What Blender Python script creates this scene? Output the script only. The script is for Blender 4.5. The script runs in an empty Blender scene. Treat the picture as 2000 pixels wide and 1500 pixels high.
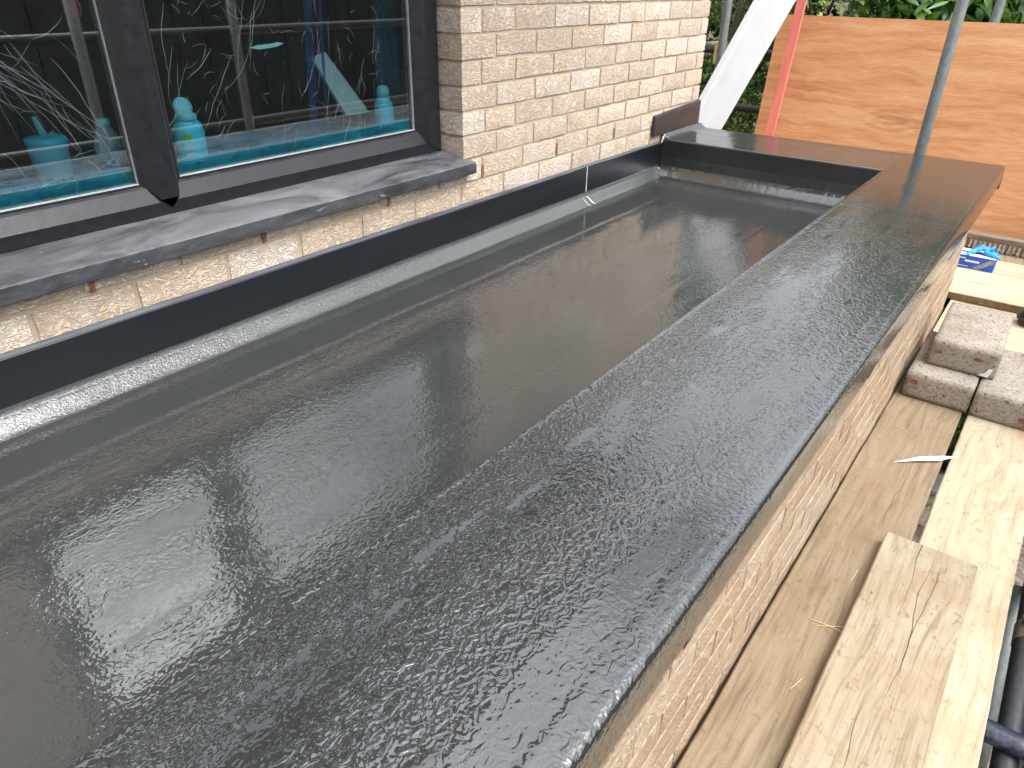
import bpy, bmesh, math, random
import numpy as np
from mathutils import Vector, Matrix, noise as mnoise

random.seed(7)
rng = np.random.default_rng(7)
S = bpy.context.scene
COL = S.collection

# ------------------------------------------------------------------ camera
cam = bpy.data.cameras.new("camera")
cam.sensor_fit = 'HORIZONTAL'
cam.sensor_width = 36.0
cam.lens = 25.454
cam.clip_start = 0.02
cam.clip_end = 2000
camo = bpy.data.objects.new("camera", cam)
COL.objects.link(camo)
_r = Vector((0.7983, 0.6021, 0.0136)).normalized()
_b = Vector((0.5196, -0.7001, 0.4896)).normalized()
_u = _b.cross(_r).normalized()
_r = _u.cross(_b).normalized()
M = Matrix(((_r.x, _u.x, _b.x, 1.590), (_r.y, _u.y, _b.y, -1.490), (_r.z, _u.z, _b.z, 1.1765), (0, 0, 0, 1)))
camo.matrix_world = M
S.camera = camo

# ------------------------------------------------------------------ sky, sun, exposure
SUN_DIR = Vector((0.50, 0.06, 0.86)).normalized()      # towards the sun, hazy and high
sun_el = math.asin(SUN_DIR.z)
sun_az = math.atan2(SUN_DIR.x, SUN_DIR.y)
W = bpy.data.worlds.new("World")
S.world = W
W.use_nodes = True
wn, wl = W.node_tree.nodes, W.node_tree.links
wn.clear()
wo = wn.new('ShaderNodeOutputWorld')
wb = wn.new('ShaderNodeBackground')
sky = wn.new('ShaderNodeTexSky')
sky.sky_type = 'NISHITA'
sky.sun_disc = False
sky.sun_elevation = sun_el
sky.sun_rotation = sun_az
sky.air_density = 1.0
sky.dust_density = 3.0
sky.ozone_density = 1.0
hs = wn.new('ShaderNodeHueSaturation')
hs.inputs['Saturation'].default_value = 0.20
wl.new(sky.outputs[0], hs.inputs['Color'])
# broken bright cloud over the thin veil
tc = wn.new('ShaderNodeTexCoord')
cn = wn.new('ShaderNodeTexNoise')
cn.inputs['Scale'].default_value = 2.6
cn.inputs['Detail'].default_value = 5
cn.inputs['Roughness'].default_value = 0.55
wl.new(tc.outputs['Generated'], cn.inputs['Vector'])
cr = wn.new('ShaderNodeMapRange')
cr.inputs['From Min'].default_value = 0.38
cr.inputs['From Max'].default_value = 0.62
cr.inputs['To Min'].default_value = 1.5
cr.inputs['To Max'].default_value = 3.6
wl.new(cn.outputs['Fac'], cr.inputs['Value'])
cm = wn.new('ShaderNodeVectorMath')
cm.operation = 'SCALE'
wl.new(hs.outputs[0], cm.inputs[0])
sz = wn.new('ShaderNodeSeparateXYZ')
wl.new(tc.outputs['Generated'], sz.inputs[0])
zr = wn.new('ShaderNodeMapRange')          # overcast luminance: zenith about three times the horizon
zr.inputs['From Min'].default_value = 0.0
zr.inputs['From Max'].default_value = 1.0
zr.inputs['To Min'].default_value = 0.62
zr.inputs['To Max'].default_value = 2.4
wl.new(sz.outputs['Z'], zr.inputs['Value'])
mm = wn.new('ShaderNodeMath')
mm.operation = 'MULTIPLY'
wl.new(cr.outputs[0], mm.inputs[0])
wl.new(zr.outputs[0], mm.inputs[1])
wl.new(mm.outputs[0], cm.inputs['Scale'])
wl.new(cm.outputs[0], wb.inputs['Color'])
wb.inputs['Strength'].default_value = 0.15
wl.new(wb.outputs[0], wo.inputs['Surface'])

sl = bpy.data.lights.new("sun", 'SUN')
sl.energy = 0.8
sl.angle = math.radians(28)
sl.color = (1.0, 0.97, 0.93)
slo = bpy.data.objects.new("sun", sl)
COL.objects.link(slo)
slo.rotation_euler = (-SUN_DIR).to_track_quat('-Z', 'Y').to_euler()

S.view_settings.view_transform = 'Standard'
S.view_settings.look = 'None'
S.view_settings.gamma = 1.0
S.view_settings.use_curve_mapping = False
S.view_settings.exposure = -0.15
S.cycles.max_bounces = 10
S.cycles.transparent_max_bounces = 16
S.cycles.caustics_reflective = False
S.cycles.caustics_refractive = False

# ------------------------------------------------------------------ helpers
def srgb(r, g, b):
    f = lambda c: (c / 255 / 12.92) if c / 255 <= 0.04045 else ((c / 255 + 0.055) / 1.055) ** 2.4
    return (f(r), f(g), f(b), 1.0)

def link(o, parent=None):
    COL.objects.link(o)
    if parent is not None:
        o.parent = parent
    return o

def empty(name, loc=(0, 0, 0), rot=(0, 0, 0), parent=None):
    o = bpy.data.objects.new(name, None)
    o.empty_display_size = 0.05
    o.location = loc
    o.rotation_euler = rot
    return link(o, parent)

def tag(o, label, cat, group=None, kind=None):
    if label: o['label'] = label
    if cat: o['category'] = cat
    if group: o['group'] = group
    if kind: o['kind'] = kind
    return o

def mobj(name, verts, faces, mat, parent=None, smooth=False):
    me = bpy.data.meshes.new(name)
    me.from_pydata([tuple(v) for v in verts], [], [tuple(f) for f in faces])
    me.update()
    bm = bmesh.new(); bm.from_mesh(me)
    bmesh.ops.recalc_face_normals(bm, faces=bm.faces)
    bm.to_mesh(me); bm.free()
    if mat is not None: me.materials.append(mat)
    if smooth:
        me.polygons.foreach_set('use_smooth', [True] * len(me.polygons))
    return link(bpy.data.objects.new(name, me), parent)

def bm_obj(name, bm, mat, parent=None, smooth=False):
    me = bpy.data.meshes.new(name)
    bmesh.ops.recalc_face_normals(bm, faces=bm.faces)
    bm.to_mesh(me); bm.free()
    if mat is not None: me.materials.append(mat)
    if smooth:
        me.polygons.foreach_set('use_smooth', [True] * len(me.polygons))
    return link(bpy.data.objects.new(name, me), parent)

def add_box(bm, x0, x1, y0, y1, z0, z1, bevel=0.0, seg=1):
    r = bmesh.ops.create_cube(bm, size=1.0)
    vs = r['verts']
    for v in vs:
        v.co = Vector((x0 + (v.co.x + .5) * (x1 - x0), y0 + (v.co.y + .5) * (y1 - y0), z0 + (v.co.z + .5) * (z1 - z0)))
    if bevel > 0:
        es = list({e for v in vs for e in v.link_edges})
        bmesh.ops.bevel(bm, geom=es, offset=bevel, segments=seg, affect='EDGES', profile=.5)
    return vs

def box(name, x0, x1, y0, y1, z0, z1, mat, parent=None, bevel=0.0, seg=1, smooth=False):
    bm = bmesh.new()
    add_box(bm, x0, x1, y0, y1, z0, z1, bevel, seg)
    return bm_obj(name, bm, mat, parent, smooth)

def add_tube(bm, p0, p1, r, n=16, r1=None, cap=True):
    p0, p1 = Vector(p0), Vector(p1)
    d = (p1 - p0)
    if d.length < 1e-9: return
    q = d.to_track_quat('Z', 'Y')
    r1 = r if r1 is None else r1
    A, B = [], []
    for i in range(n):
        a = 2 * math.pi * i / n
        o = q @ Vector((math.cos(a), math.sin(a), 0))
        A.append(bm.verts.new(p0 + o * r)); B.append(bm.verts.new(p1 + o * r1))
    for i in range(n):
        bm.faces.new((A[i], A[(i + 1) % n], B[(i + 1) % n], B[i]))
    if cap:
        bm.faces.new(A[::-1]); bm.faces.new(B)

def tube(name, p0, p1, r, mat, parent=None, n=20):
    bm = bmesh.new(); add_tube(bm, p0, p1, r, n)
    o = bm_obj(name, bm, mat, parent)
    smooth_sides(o)
    return o

def smooth_sides(o):
    for p in o.data.polygons:
        p.use_smooth = len(p.vertices) <= 4

def add_path(bm, pts, rad, n=6, cap=True):
    pts = [Vector(p) for p in pts]
    rings = []
    for i, p in enumerate(pts):
        d = (pts[min(i + 1, len(pts) - 1)] - pts[max(i - 1, 0)])
        q = d.to_track_quat('Z', 'Y')
        r = rad(i / (len(pts) - 1)) if callable(rad) else rad
        rings.append([bm.verts.new(p + q @ Vector((math.cos(2 * math.pi * k / n) * r, math.sin(2 * math.pi * k / n) * r, 0))) for k in range(n)])
    for a, b in zip(rings, rings[1:]):
        for k in range(n):
            bm.faces.new((a[k], a[(k + 1) % n], b[(k + 1) % n], b[k]))
    if cap:
        bm.faces.new(rings[0][::-1]); bm.faces.new(rings[-1])

def add_lathe(bm, prof, n=24, sx=1.0, sy=1.0, center=(0, 0, 0)):
    rings = []
    for r, z in prof:
        rings.append([bm.verts.new((center[0] + sx * r * math.cos(2 * math.pi * k / n), center[1] + sy * r * math.sin(2 * math.pi * k / n), center[2] + z)) for k in range(n)])
    for a, b in zip(rings, rings[1:]):
        for k in range(n):
            bm.faces.new((a[k], a[(k + 1) % n], b[(k + 1) % n], b[k]))
    bm.faces.new(rings[0][::-1]); bm.faces.new(rings[-1])

def lathe(name, prof, mat, parent=None, n=24, sx=1.0, sy=1.0, center=(0, 0, 0)):
    bm = bmesh.new(); add_lathe(bm, prof, n, sx, sy, center)
    o = bm_obj(name, bm, mat, parent); smooth_sides(o)
    return o

def prism(name, prof, axis, a, b, mat, parent=None, smooth=False, steps=1):
    """profile of 2D points extruded along axis ('X','Y','Z')"""
    V = []
    for s in range(steps + 1):
        t = a + (b - a) * s / steps
        for u, v in prof:
            V.append({'X': (t, u, v), 'Y': (u, t, v), 'Z': (u, v, t)}[axis])
    n = len(prof)
    F = [[s * n + i, s * n + (i + 1) % n, (s + 1) * n + (i + 1) % n, (s + 1) * n + i] for s in range(steps) for i in range(n)]
    F.append(list(range(n))[::-1]); F.append([steps * n + i for i in range(n)])
    return mobj(name, V, F, mat, parent, smooth)

def grid_obj(name, P, mat, parent=None, smooth=True):
    """P: array (m,n,3)"""
    m, n = P.shape[:2]
    V = P.reshape(-1, 3)
    F = [(i * n + j, i * n + j + 1, (i + 1) * n + j + 1, (i + 1) * n + j) for i in range(m - 1) for j in range(n - 1)]
    me = bpy.data.meshes.new(name)
    me.from_pydata(V.tolist(), [], F); me.update()
    me.materials.append(mat)
    if smooth: me.polygons.foreach_set('use_smooth', [True] * len(me.polygons))
    return link(bpy.data.objects.new(name, me), parent)

# ------------------------------------------------------------------ node material helper
class NT:
    def __init__(s, name):
        s.m = bpy.data.materials.new(name); s.m.use_nodes = True
        s.t = s.m.node_tree; s.t.nodes.clear()
        s.out = s.t.nodes.new('ShaderNodeOutputMaterial')
    def n(s, typ, **kw):
        nd = s.t.nodes.new(typ)
        for k, v in kw.items():
            if k.startswith('_'): setattr(nd, k[1:], v)
        for k, v in kw.items():
            if k.startswith('_'): continue
            key = int(k[1:]) if k[0] == 'i' and k[1:].isdigit() else k.replace('__', ' ')
            s.set(nd.inputs[key], v)
        return nd
    def set(s, inp, v):
        if hasattr(v, 'is_output') or isinstance(v, bpy.types.NodeSocket): s.t.links.new(v, inp)
        elif isinstance(v, bpy.types.Node): s.t.links.new(v.outputs[0], inp)
        else: inp.default_value = v
    def math(s, op, a, b=None, c=None, clamp=False):
        nd = s.t.nodes.new('ShaderNodeMath'); nd.operation = op; nd.use_clamp = clamp
        s.set(nd.inputs[0], a)
        if b is not None: s.set(nd.inputs[1], b)
        if c is not None: s.set(nd.inputs[2], c)
        return nd.outputs[0]
    def coord(s, which='Object'):
        return s.n('ShaderNodeTexCoord').outputs[which]
    def mapping(s, vec, scale=(1, 1, 1), loc=(0, 0, 0), rot=(0, 0, 0)):
        return s.n('ShaderNodeMapping', Vector=vec, Scale=scale, Location=loc, Rotation=rot).outputs[0]
    def noise(s, vec, scale, detail=3, rough=.55, dist=0.0, lac=2.0):
        return s.n('ShaderNodeTexNoise', Vector=vec, Scale=scale, Detail=detail, Roughness=rough, Distortion=dist, Lacunarity=lac).outputs['Fac']
    def ramp(s, fac, stops, interp='LINEAR'):
        nd = s.t.nodes.new('ShaderNodeValToRGB'); s.set(nd.inputs[0], fac)
        cr = nd.color_ramp; cr.interpolation = interp
        while len(cr.elements) < len(stops): cr.elements.new(0.5)
        for e, (p, c) in zip(cr.elements, stops):
            e.position = p; e.color = c if len(c) == 4 else (*c, 1)
        return nd.outputs[0]
    def rng(s, v, a, b, c=0.0, d=1.0):
        return s.n('ShaderNodeMapRange', Value=v, From__Min=a, From__Max=b, To__Min=c, To__Max=d).outputs[0]
    def mix(s, f, a, b, blend='MIX'):
        nd = s.t.nodes.new('ShaderNodeMix'); nd.data_type = 'RGBA'; nd.blend_type = blend
        s.set(nd.inputs[0], f); s.set(nd.inputs[6], a); s.set(nd.inputs[7], b)
        return nd.outputs[2]
    def bump(s, h, strength=.5, dist=.002, normal=None):
        nd = s.n('ShaderNodeBump', Height=h, Strength=strength, Distance=dist)
        if normal is not None: s.set(nd.inputs['Normal'], normal)
        return nd.outputs[0]
    def bsdf(s, color, rough=.6, normal=None, **kw):
        nd = s.t.nodes.new('ShaderNodeBsdfPrincipled')
        s.set(nd.inputs['Base Color'], color); s.set(nd.inputs['Roughness'], rough)
        if normal is not None: s.set(nd.inputs['Normal'], normal)
        for k, v in kw.items(): s.set(nd.inputs[k.replace('__', ' ')], v)
        return nd
    def done(s, sh):
        s.t.links.new(sh.outputs[0] if isinstance(sh, bpy.types.Node) else sh, s.out.inputs['Surface'])
        return s.m

def randvec(t, k=37.0):
    r = t.n('ShaderNodeObjectInfo').outputs['Random']
    c = t.n('ShaderNodeCombineXYZ', X=t.math('MULTIPLY', r, k), Y=t.math('MULTIPLY', r, k * 1.7), Z=t.math('MULTIPLY', r, k * .6))
    return r, t.n('ShaderNodeVectorMath', _operation='ADD', i0=t.coord('Object'), i1=c.outputs[0]).outputs[0]

# ------------------------------------------------------------------ materials
def mat_brick(name='buff_brick', tone=None):
    t = NT(name)
    r, v = randvec(t)
    big = t.noise(v, 9, 3, .6, .6)
    fine = t.noise(v, 60, 4, .65, 1.2)
    crease = t.noise(t.mapping(v, (1, 1, 1.5)), 26, 3, .6, 2.6)
    ridg = t.math('ABSOLUTE', t.math('SUBTRACT', crease, .5))
    cl = t.rng(ridg, 0.0, .09)                       # thin crease lines
    base = t.ramp(big, [(.25, srgb(194, 174, 154)), (.45, srgb(208, 190, 171)), (.6, srgb(217, 202, 185)), (.8, srgb(225, 213, 199))])
    tint = t.ramp(r, [(0, srgb(194, 174, 155)), (.22, srgb(220, 205, 188)), (.42, srgb(207, 185, 160)), (.6, srgb(226, 214, 200)), (.8, srgb(201, 182, 164)), (1, srgb(213, 197, 180))], 'CONSTANT')
    c = t.mix(.55, base, tint)
    och = t.math('MULTIPLY', t.rng(t.noise(v, 14, 2, .5, .5), .58, .72), t.rng(t.math('FRACT', t.math('MULTIPLY', r, 7.31)), .55, .75))
    c = t.mix(t.math('MULTIPLY', och, .45), c, srgb(204, 164, 112))
    sand = t.rng(fine, .5, .66)
    c = t.mix(t.math('MULTIPLY', sand, .42), c, srgb(238, 226, 204))
    c = t.mix(t.math('MULTIPLY', t.math('SUBTRACT', 1.0, cl), .22), c, srgb(164, 138, 110))
    if tone is not None: c = t.mix(1.0, c, tone, 'MULTIPLY')
    spk = t.rng(t.noise(v, 240, 2, .6), .66, .74)
    c = t.mix(t.math('MULTIPLY', spk, .3), c, srgb(120, 96, 74))
    h = t.math('ADD', t.math('MULTIPLY', cl, .9), t.math('ADD', t.math('MULTIPLY', fine, .9), t.math('MULTIPLY', t.noise(v, 220, 2, .6), .25)))
    return t.done(t.bsdf(c, .92, t.bump(h, .85, .0034), Specular__IOR__Level=.2))

def mat_mortar():
    t = NT('mortar')
    v = t.coord()
    n = t.noise(v, 120, 4, .65)
    c = t.ramp(t.noise(v, 6, 3), [(.3, srgb(160, 145, 126)), (.7, srgb(182, 167, 147))])
    c = t.mix(t.rng(n, .4, .9), c, srgb(196, 182, 161))
    return t.done(t.bsdf(c, .95, t.bump(n, .7, .003), Specular__IOR__Level=.15))

def mat_resin(name, amt, scl=1.0, und_amt=.5, ior=1.70, fade=.8, base=1.0, rlo=.035, rhi=.085, streaks=()):
    """wet-look dark grey topcoat over chopped strand mat"""
    t = NT(name)
    v = t.coord()
    # chopped strands: irregular orange peel of two sizes, swelling and fading in drawn-out patches
    w1 = t.noise(t.mapping(v, (1.0, .75, 1.0), rot=(0, 0, .5)), 58 * scl, 1.0, .4, 1.5)
    w2 = t.noise(t.mapping(v, (.75, 1.0, 1.0), rot=(0, 0, -.6)), 105 * scl, 0.0, .4, .8)
    rip = t.math('SUBTRACT', t.math('ADD', t.math('MULTIPLY', w1, 1.5), t.math('MULTIPLY', w2, .5)), 1.0)
    und = t.noise(t.mapping(v, (1.0, .16, 1.0)), 17, 2, .5, .4)
    pool = t.rng(t.noise(t.mapping(v, (4.2, .7, 1)), 2.6, 2, .5, .3), .33, .62, .18, 1.0)
    far = t.rng(t.n('ShaderNodeSeparateXYZ', Vector=v).outputs[1], -.3, 1.2, 1.0, fade)
    pool = t.math('MULTIPLY', pool, far)
    if streaks:                       # runs where the resin pooled flat
        sx_ = t.n('ShaderNodeSeparateXYZ', Vector=v)
        for (x0, wd, seed, g0) in streaks:
            yv = t.n('ShaderNodeCombineXYZ', X=seed, Y=sx_.outputs[1], Z=seed * 2).outputs[0]
            jag = t.math('MULTIPLY', t.math('SUBTRACT', t.noise(v, 70, 2, .6, .8), .5), .035)
            cx = t.math('ADD', t.math('MULTIPLY', t.math('SUBTRACT', t.noise(yv, 2.2, 2, .5), .5), .04), x0)
            dd = t.math('ABSOLUTE', t.math('ADD', t.math('SUBTRACT', sx_.outputs[0], cx), jag))
            ww = t.math('MULTIPLY', t.rng(t.noise(yv, 7.0, 3, .6), g0, g0 + .16), wd)
            flat = t.rng(t.math('SUBTRACT', ww, dd), -.002, .002)
            pool = t.math('MULTIPLY', pool, t.math('SUBTRACT', 1.0, t.math('MULTIPLY', flat, .96)))
    h = t.math('ADD', t.math('MULTIPLY', rip, pool), t.math('MULTIPLY', und, und_amt))
    k = base
    c = t.ramp(t.noise(v, 3.5, 4, .6), [(.3, (.042 * k, .0455 * k, .0450 * k, 1)), (.7, (.054 * k, .0580 * k, .0570 * k, 1))])
    spk = t.rng(t.noise(v, 420, 1, .5), .74, .80)
    c = t.mix(t.math('MULTIPLY', spk, .25), c, (.22, .23, .23, 1))
    rough = t.math('ADD', t.rng(t.noise(v, 5, 3, .6), .3, .75, rlo, rhi), t.math('MULTIPLY', t.math('SUBTRACT', 1.0, far), .16))
    b = t.bsdf(c, rough, t.bump(h, 1.0, amt), IOR=ior)
    return t.done(b)

def mat_simple(name, col, rough=.5, nscale=40, namp=.12, bump=.0, bdist=.001, metallic=0.0, spec=.5, stretch=(1, 1, 1), dirt=None, dirtamt=.4, dscale=6):
    t = NT(name)
    v = t.mapping(t.coord(), stretch)
    n = t.noise(v, nscale, 4, .6)
    dark = tuple(c * (1 - namp * 1.6) for c in col[:3]) + (1,)
    lite = tuple(min(1, c * (1 + namp * 1.2)) for c in col[:3]) + (1,)
    c = t.ramp(n, [(.3, dark), (.7, lite)])
    if dirt is not None:
        c = t.mix(t.math('MULTIPLY', t.rng(t.noise(v, dscale, 5, .65), .48, .68), dirtamt), c, dirt)
    nm = t.bump(n, 1.0, bump) if bump > 0 else None
    r = t.rng(t.noise(v, nscale * .4, 3), .3, .7, max(.03, rough - .08), min(1, rough + .08))
    return t.done(t.bsdf(c, r, nm, Metallic=metallic, Specular__IOR__Level=spec))

def mat_wood(name, light, mid, dark, axis='Y', dirt=0.35, cracks=(), dirtcol=srgb(120, 98, 72), gscale=1.0):
    t = NT(name)
    r, v0 = randvec(t, 11.0)
    if axis == 'X': v0 = t.mapping(v0, rot=(0, 0, math.pi / 2))
    v = t.mapping(v0, (1, .06, 1))
    warp = t.noise(t.mapping(v0, (1, .25, 1)), 5, 2, .5)
    vv = t.n('ShaderNodeVectorMath', _operation='ADD', i0=v, i1=t.n('ShaderNodeCombineXYZ', X=t.math('MULTIPLY', warp, .16 * gscale)).outputs[0]).outputs[0]
    grain = t.noise(vv, 70 * gscale, 5, .6, .2)
    fib = t.noise(t.mapping(v0, (1, .018, 1)), 260, 3, .6)
    rings = t.n('ShaderNodeTexWave', Vector=vv, Scale=9 * gscale, Distortion=2.2, Detail=3, Detail__Roughness=.7, _bands_direction='X').outputs['Fac']
    pat = t.rng(t.noise(t.mapping(v0, (1, .3, 1)), 3.0, 2), .35, .65)
    g = t.math('ADD', t.math('ADD', t.math('MULTIPLY', grain, .5), t.math('MULTIPLY', fib, .34)), t.math('MULTIPLY', t.math('MULTIPLY', rings, pat), .10))
    c = t.ramp(g, [(.30, dark), (.43, mid), (.58, light)])
    # weathering
    d1 = t.rng(t.noise(v0, 5.5, 5, .7, .4), .44, .72)
    c = t.mix(t.math('MULTIPLY', d1, dirt), c, dirtcol)
    d2 = t.rng(t.noise(t.mapping(v0, (1, .6, 1)), 55, 4, .75, .6), .56, .70)
    c = t.mix(t.math('MULTIPLY', d2, dirt * .9), c, srgb(98, 82, 62))
    pit = t.rng(t.n('ShaderNodeTexVoronoi', Vector=t.mapping(v0, (1, .6, 1)), Scale=13, Randomness=1).outputs['Distance'], .03, .06)
    c = t.mix(t.math('MULTIPLY', t.math('SUBTRACT', 1.0, pit), .65), c, srgb(88, 64, 42))
    # knots
    vk = t.n('ShaderNodeTexVoronoi', Vector=t.mapping(v0, (1, .55, .02)), Scale=3.1, Randomness=1).outputs['Distance']
    kn = t.rng(vk, .05, .12)
    c = t.mix(t.math('MULTIPLY', t.math('SUBTRACT', 1.0, kn), .45), c, srgb(150, 104, 66))
    h = t.math('ADD', t.math('MULTIPLY', g, .8), t.math('MULTIPLY', t.noise(v0, 160, 3, .6), .25))
    if cracks:
        ob = t.coord()
        sp_ = t.n('ShaderNodeSeparateXYZ', Vector=ob)
        for (x0, amp, wdt, seed) in cracks:
            yv = t.n('ShaderNodeCombineXYZ', X=seed * 7.3, Y=t.math('MULTIPLY', sp_.outputs[1], 1.0), Z=seed).outputs[0]
            off = t.math('ADD', t.math('MULTIPLY', t.math('SUBTRACT', t.noise(yv, 2.3, 3, .6), .5), amp), x0)
            dd = t.math('ABSOLUTE', t.math('SUBTRACT', sp_.outputs[0], off))
            ww = t.rng(t.noise(yv, 3.1, 2, .5), .42, .62, .0, wdt)
            mk = t.math('LESS_THAN', dd, ww)
            c = t.mix(t.math('MULTIPLY', mk, .85), c, srgb(58, 42, 28))
            h = t.math('SUBTRACT', h, t.math('MULTIPLY', mk, 1.5))
    return t.done(t.bsdf(c, .78, t.bump(h, .6, .0022), Specular__IOR__Level=.25))

def mat_ply():
    t = NT('plywood_face')
    v0 = t.coord()                                     # local: X along sheet, Z up the sheet
    sep = t.n('ShaderNodeSeparateXYZ', Vector=v0)
    x, z = sep.outputs[0], sep.outputs[2]
    KX, KZ = .755, .585                                 # knot
    dx = t.math('MULTIPLY', t.math('SUBTRACT', x, KX), 2.4)
    dz = t.math('MULTIPLY', t.math('SUBTRACT', z, KZ), 6.5)
    r2 = t.math('ADD', t.math('MULTIPLY', dx, dx), t.math('MULTIPLY', dz, dz))
    g = t.math('EXPONENT', t.math('MULTIPLY', r2, -2.2))
    rr = t.math('SQRT', r2)
    wz = t.math('ADD', z, t.math('MULTIPLY', g, t.math('MULTIPLY', rr, .10)))
    warp = t.noise(t.mapping(v0, (1.1, 1, 1.6)), 2.2, 3, .5)
    vv = t.n('ShaderNodeCombineXYZ', X=t.math('MULTIPLY', x, .10), Y=0.0, Z=t.math('ADD', wz, t.math('MULTIPLY', warp, .12))).outputs[0]
    a = t.noise(vv, 20, 6, .62, .25)
    b = t.noise(vv, 120, 4, .65, .1)
    pores = t.noise(t.mapping(v0, (.05, 1, 1)), 300, 3, .6)
    gg = t.math('ADD', t.math('MULTIPLY', a, .72), t.math('MULTIPLY', b, .28))
    c = t.ramp(gg, [(.27, srgb(158, 99, 62)), (.42, srgb(192, 134, 91)), (.53, srgb(207, 152, 108)), (.70, srgb(220, 175, 133))])
    rings = t.math('SINE', t.math('ADD', t.math('MULTIPLY', rr, 34.0), t.math('MULTIPLY', a, 16.0)))
    km = t.math('MULTIPLY', t.math('EXPONENT', t.math('MULTIPLY', r2, -4.0)), t.rng(rings, -1, 1, .20, .55))
    c = t.mix(km, c, srgb(140, 80, 46))
    # pale spear of sapwood running in from the left edge to the knot
    sx = t.math('SUBTRACT', KX - .01, x)
    hw = t.math('MINIMUM', t.math('MULTIPLY', sx, .22), .052)
    zc = t.math('SUBTRACT', z, t.math('ADD', KZ + .0, t.math('MULTIPLY', sx, .035)))
    sp = t.math('MULTIPLY', t.math('GREATER_THAN', t.math('SUBTRACT', hw, t.math('ABSOLUTE', zc)), t.math('MULTIPLY', t.math('SUBTRACT', warp, .5), .04)), t.rng(sx, 0, .02))
    sp = t.math('MULTIPLY', sp, t.rng(x, .0, .1, .25, .8))
    c = t.mix(t.math('MULTIPLY', sp, .6), c, srgb(216, 170, 124))
    c = t.mix(t.math('MULTIPLY', t.rng(pores, .50, .72), .34), c, srgb(150, 92, 56))
    st = t.rng(t.noise(v0, 3.2, 5, .6, .5), .5, .75)
    c = t.mix(t.math('MULTIPLY', st, .22), c, srgb(178, 128, 88))
    return t.done(t.bsdf(c, .62, t.bump(pores, .25, .001), Specular__IOR__Level=.3))

def mat_block():
    t = NT('concrete_block')
    r, v = randvec(t, 5.0)
    n = t.noise(v, 85, 4, .65)
    n2 = t.noise(v, 190, 3, .6)
    c = t.ramp(t.noise(v, 7, 4, .6), [(.3, srgb(138, 128, 117)), (.7, srgb(166, 158, 147))])
    c = t.mix(t.rng(n, .35, .5, .55, 0.0), c, srgb(104, 92, 80))
    c = t.mix(t.rng(n2, .60, .72, 0, .45), c, srgb(206, 199, 188))
    hole = t.rng(t.noise(v, 120, 2, .5, .5), .30, .40)
    c = t.mix(t.math('MULTIPLY', t.math('SUBTRACT', 1.0, hole), .65), c, srgb(62, 54, 46))
    h = t.math('ADD', t.math('MULTIPLY', n, .8), t.math('MULTIPLY', hole, .7))
    return t.done(t.bsdf(c, .95, t.bump(h, .9, .004), Specular__IOR__Level=.15))

def mat_slate():
    t = NT('slate_sill')
    v = t.coord()
    n = t.noise(t.mapping(v, (1.0, .35, 1)), 26, 5, .6, .8)
    c = t.ramp(n, [(.3, srgb(38, 40, 44)), (.7, srgb(60, 62, 67))])
    up_ = t.rng(t.n('ShaderNodeSeparateXYZ', Vector=t.n('ShaderNodeNewGeometry').outputs['Normal']).outputs[2], .3, .8, .22, 1.0)
    dust_sheen = t.math('MULTIPLY', up_, t.rng(t.noise(t.mapping(v, (1, .3, 1)), 8, 5, .68, 1.0), .36, .66))  # settled dust plus the sky's sheen, painted on upward faces
    c = t.mix(t.math('MULTIPLY', dust_sheen, .6), c, srgb(146, 147, 147))
    chalk = t.rng(t.noise(t.mapping(v, (1, .45, 1)), 30, 4, .7, .6), .66, .74)
    c = t.mix(t.math('MULTIPLY', chalk, .6), c, srgb(205, 206, 206))
    h = t.noise(t.mapping(v, (1, .4, 1)), 40, 5, .65, .5)
    return t.done(t.bsdf(c, t.rng(n, .3, .7, .42, .62), t.bump(h, .6, .003), Specular__IOR__Level=.45))

def mat_glass():
    t = NT('window_glass')
    tr = t.n('ShaderNodeBsdfTransparent', Color=(.90, .955, .95, 1))
    gl = t.n('ShaderNodeBsdfGlossy', Color=(1, 1, 1, 1), Roughness=.006)
    lw = t.n('ShaderNodeLayerWeight', Blend=.5)          # reflectance of a sealed double-glazed unit
    fr = t.math('ADD', .24, t.math('MULTIPLY', t.math('POWER', lw.outputs['Facing'], 4.0), .8))
    mx = t.n('ShaderNodeMixShader', Fac=fr, i1=tr.outputs[0], i2=gl.outputs[0])
    return t.done(mx)

def mat_film(name, tint, haze, hazecol, rough=.25, bump=.6):
    t = NT(name)
    v = t.coord()
    wr = t.noise(t.mapping(v, (1, 1, .6), rot=(.5, 0, 0)), 16, 4, .6, 1.6)
    nm = t.bump(t.math('ABSOLUTE', t.math('SUBTRACT', wr, .5)), bump, .03)
    tr = t.n('ShaderNodeBsdfTransparent', Color=tint)
    df = t.bsdf(hazecol, rough, nm, IOR=1.5)
    hz = t.rng(t.noise(v, 6, 4, .65, .8), .35, .7, haze * .5, haze * 1.5)
    return t.done(t.n('ShaderNodeMixShader', Fac=hz, i1=tr.outputs[0], i2=df.outputs[0]))

def mat_leaf(name, a, b, c2):
    t = NT(name)
    g = t.n('ShaderNodeNewGeometry')
    rnd = g.outputs['Random Per Island']
    c = t.ramp(rnd, [(0, a), (.45, b), (.85, c2), (1, c2)])
    d = t.bsdf(c, .34, None, Specular__IOR__Level=.5)
    tl = t.n('ShaderNodeBsdfTranslucent', Color=t.mix(.5, c, srgb(150, 190, 60)))
    return t.done(t.n('ShaderNodeMixShader', Fac=.18, i1=d.outputs[0], i2=tl.outputs[0]))

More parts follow.
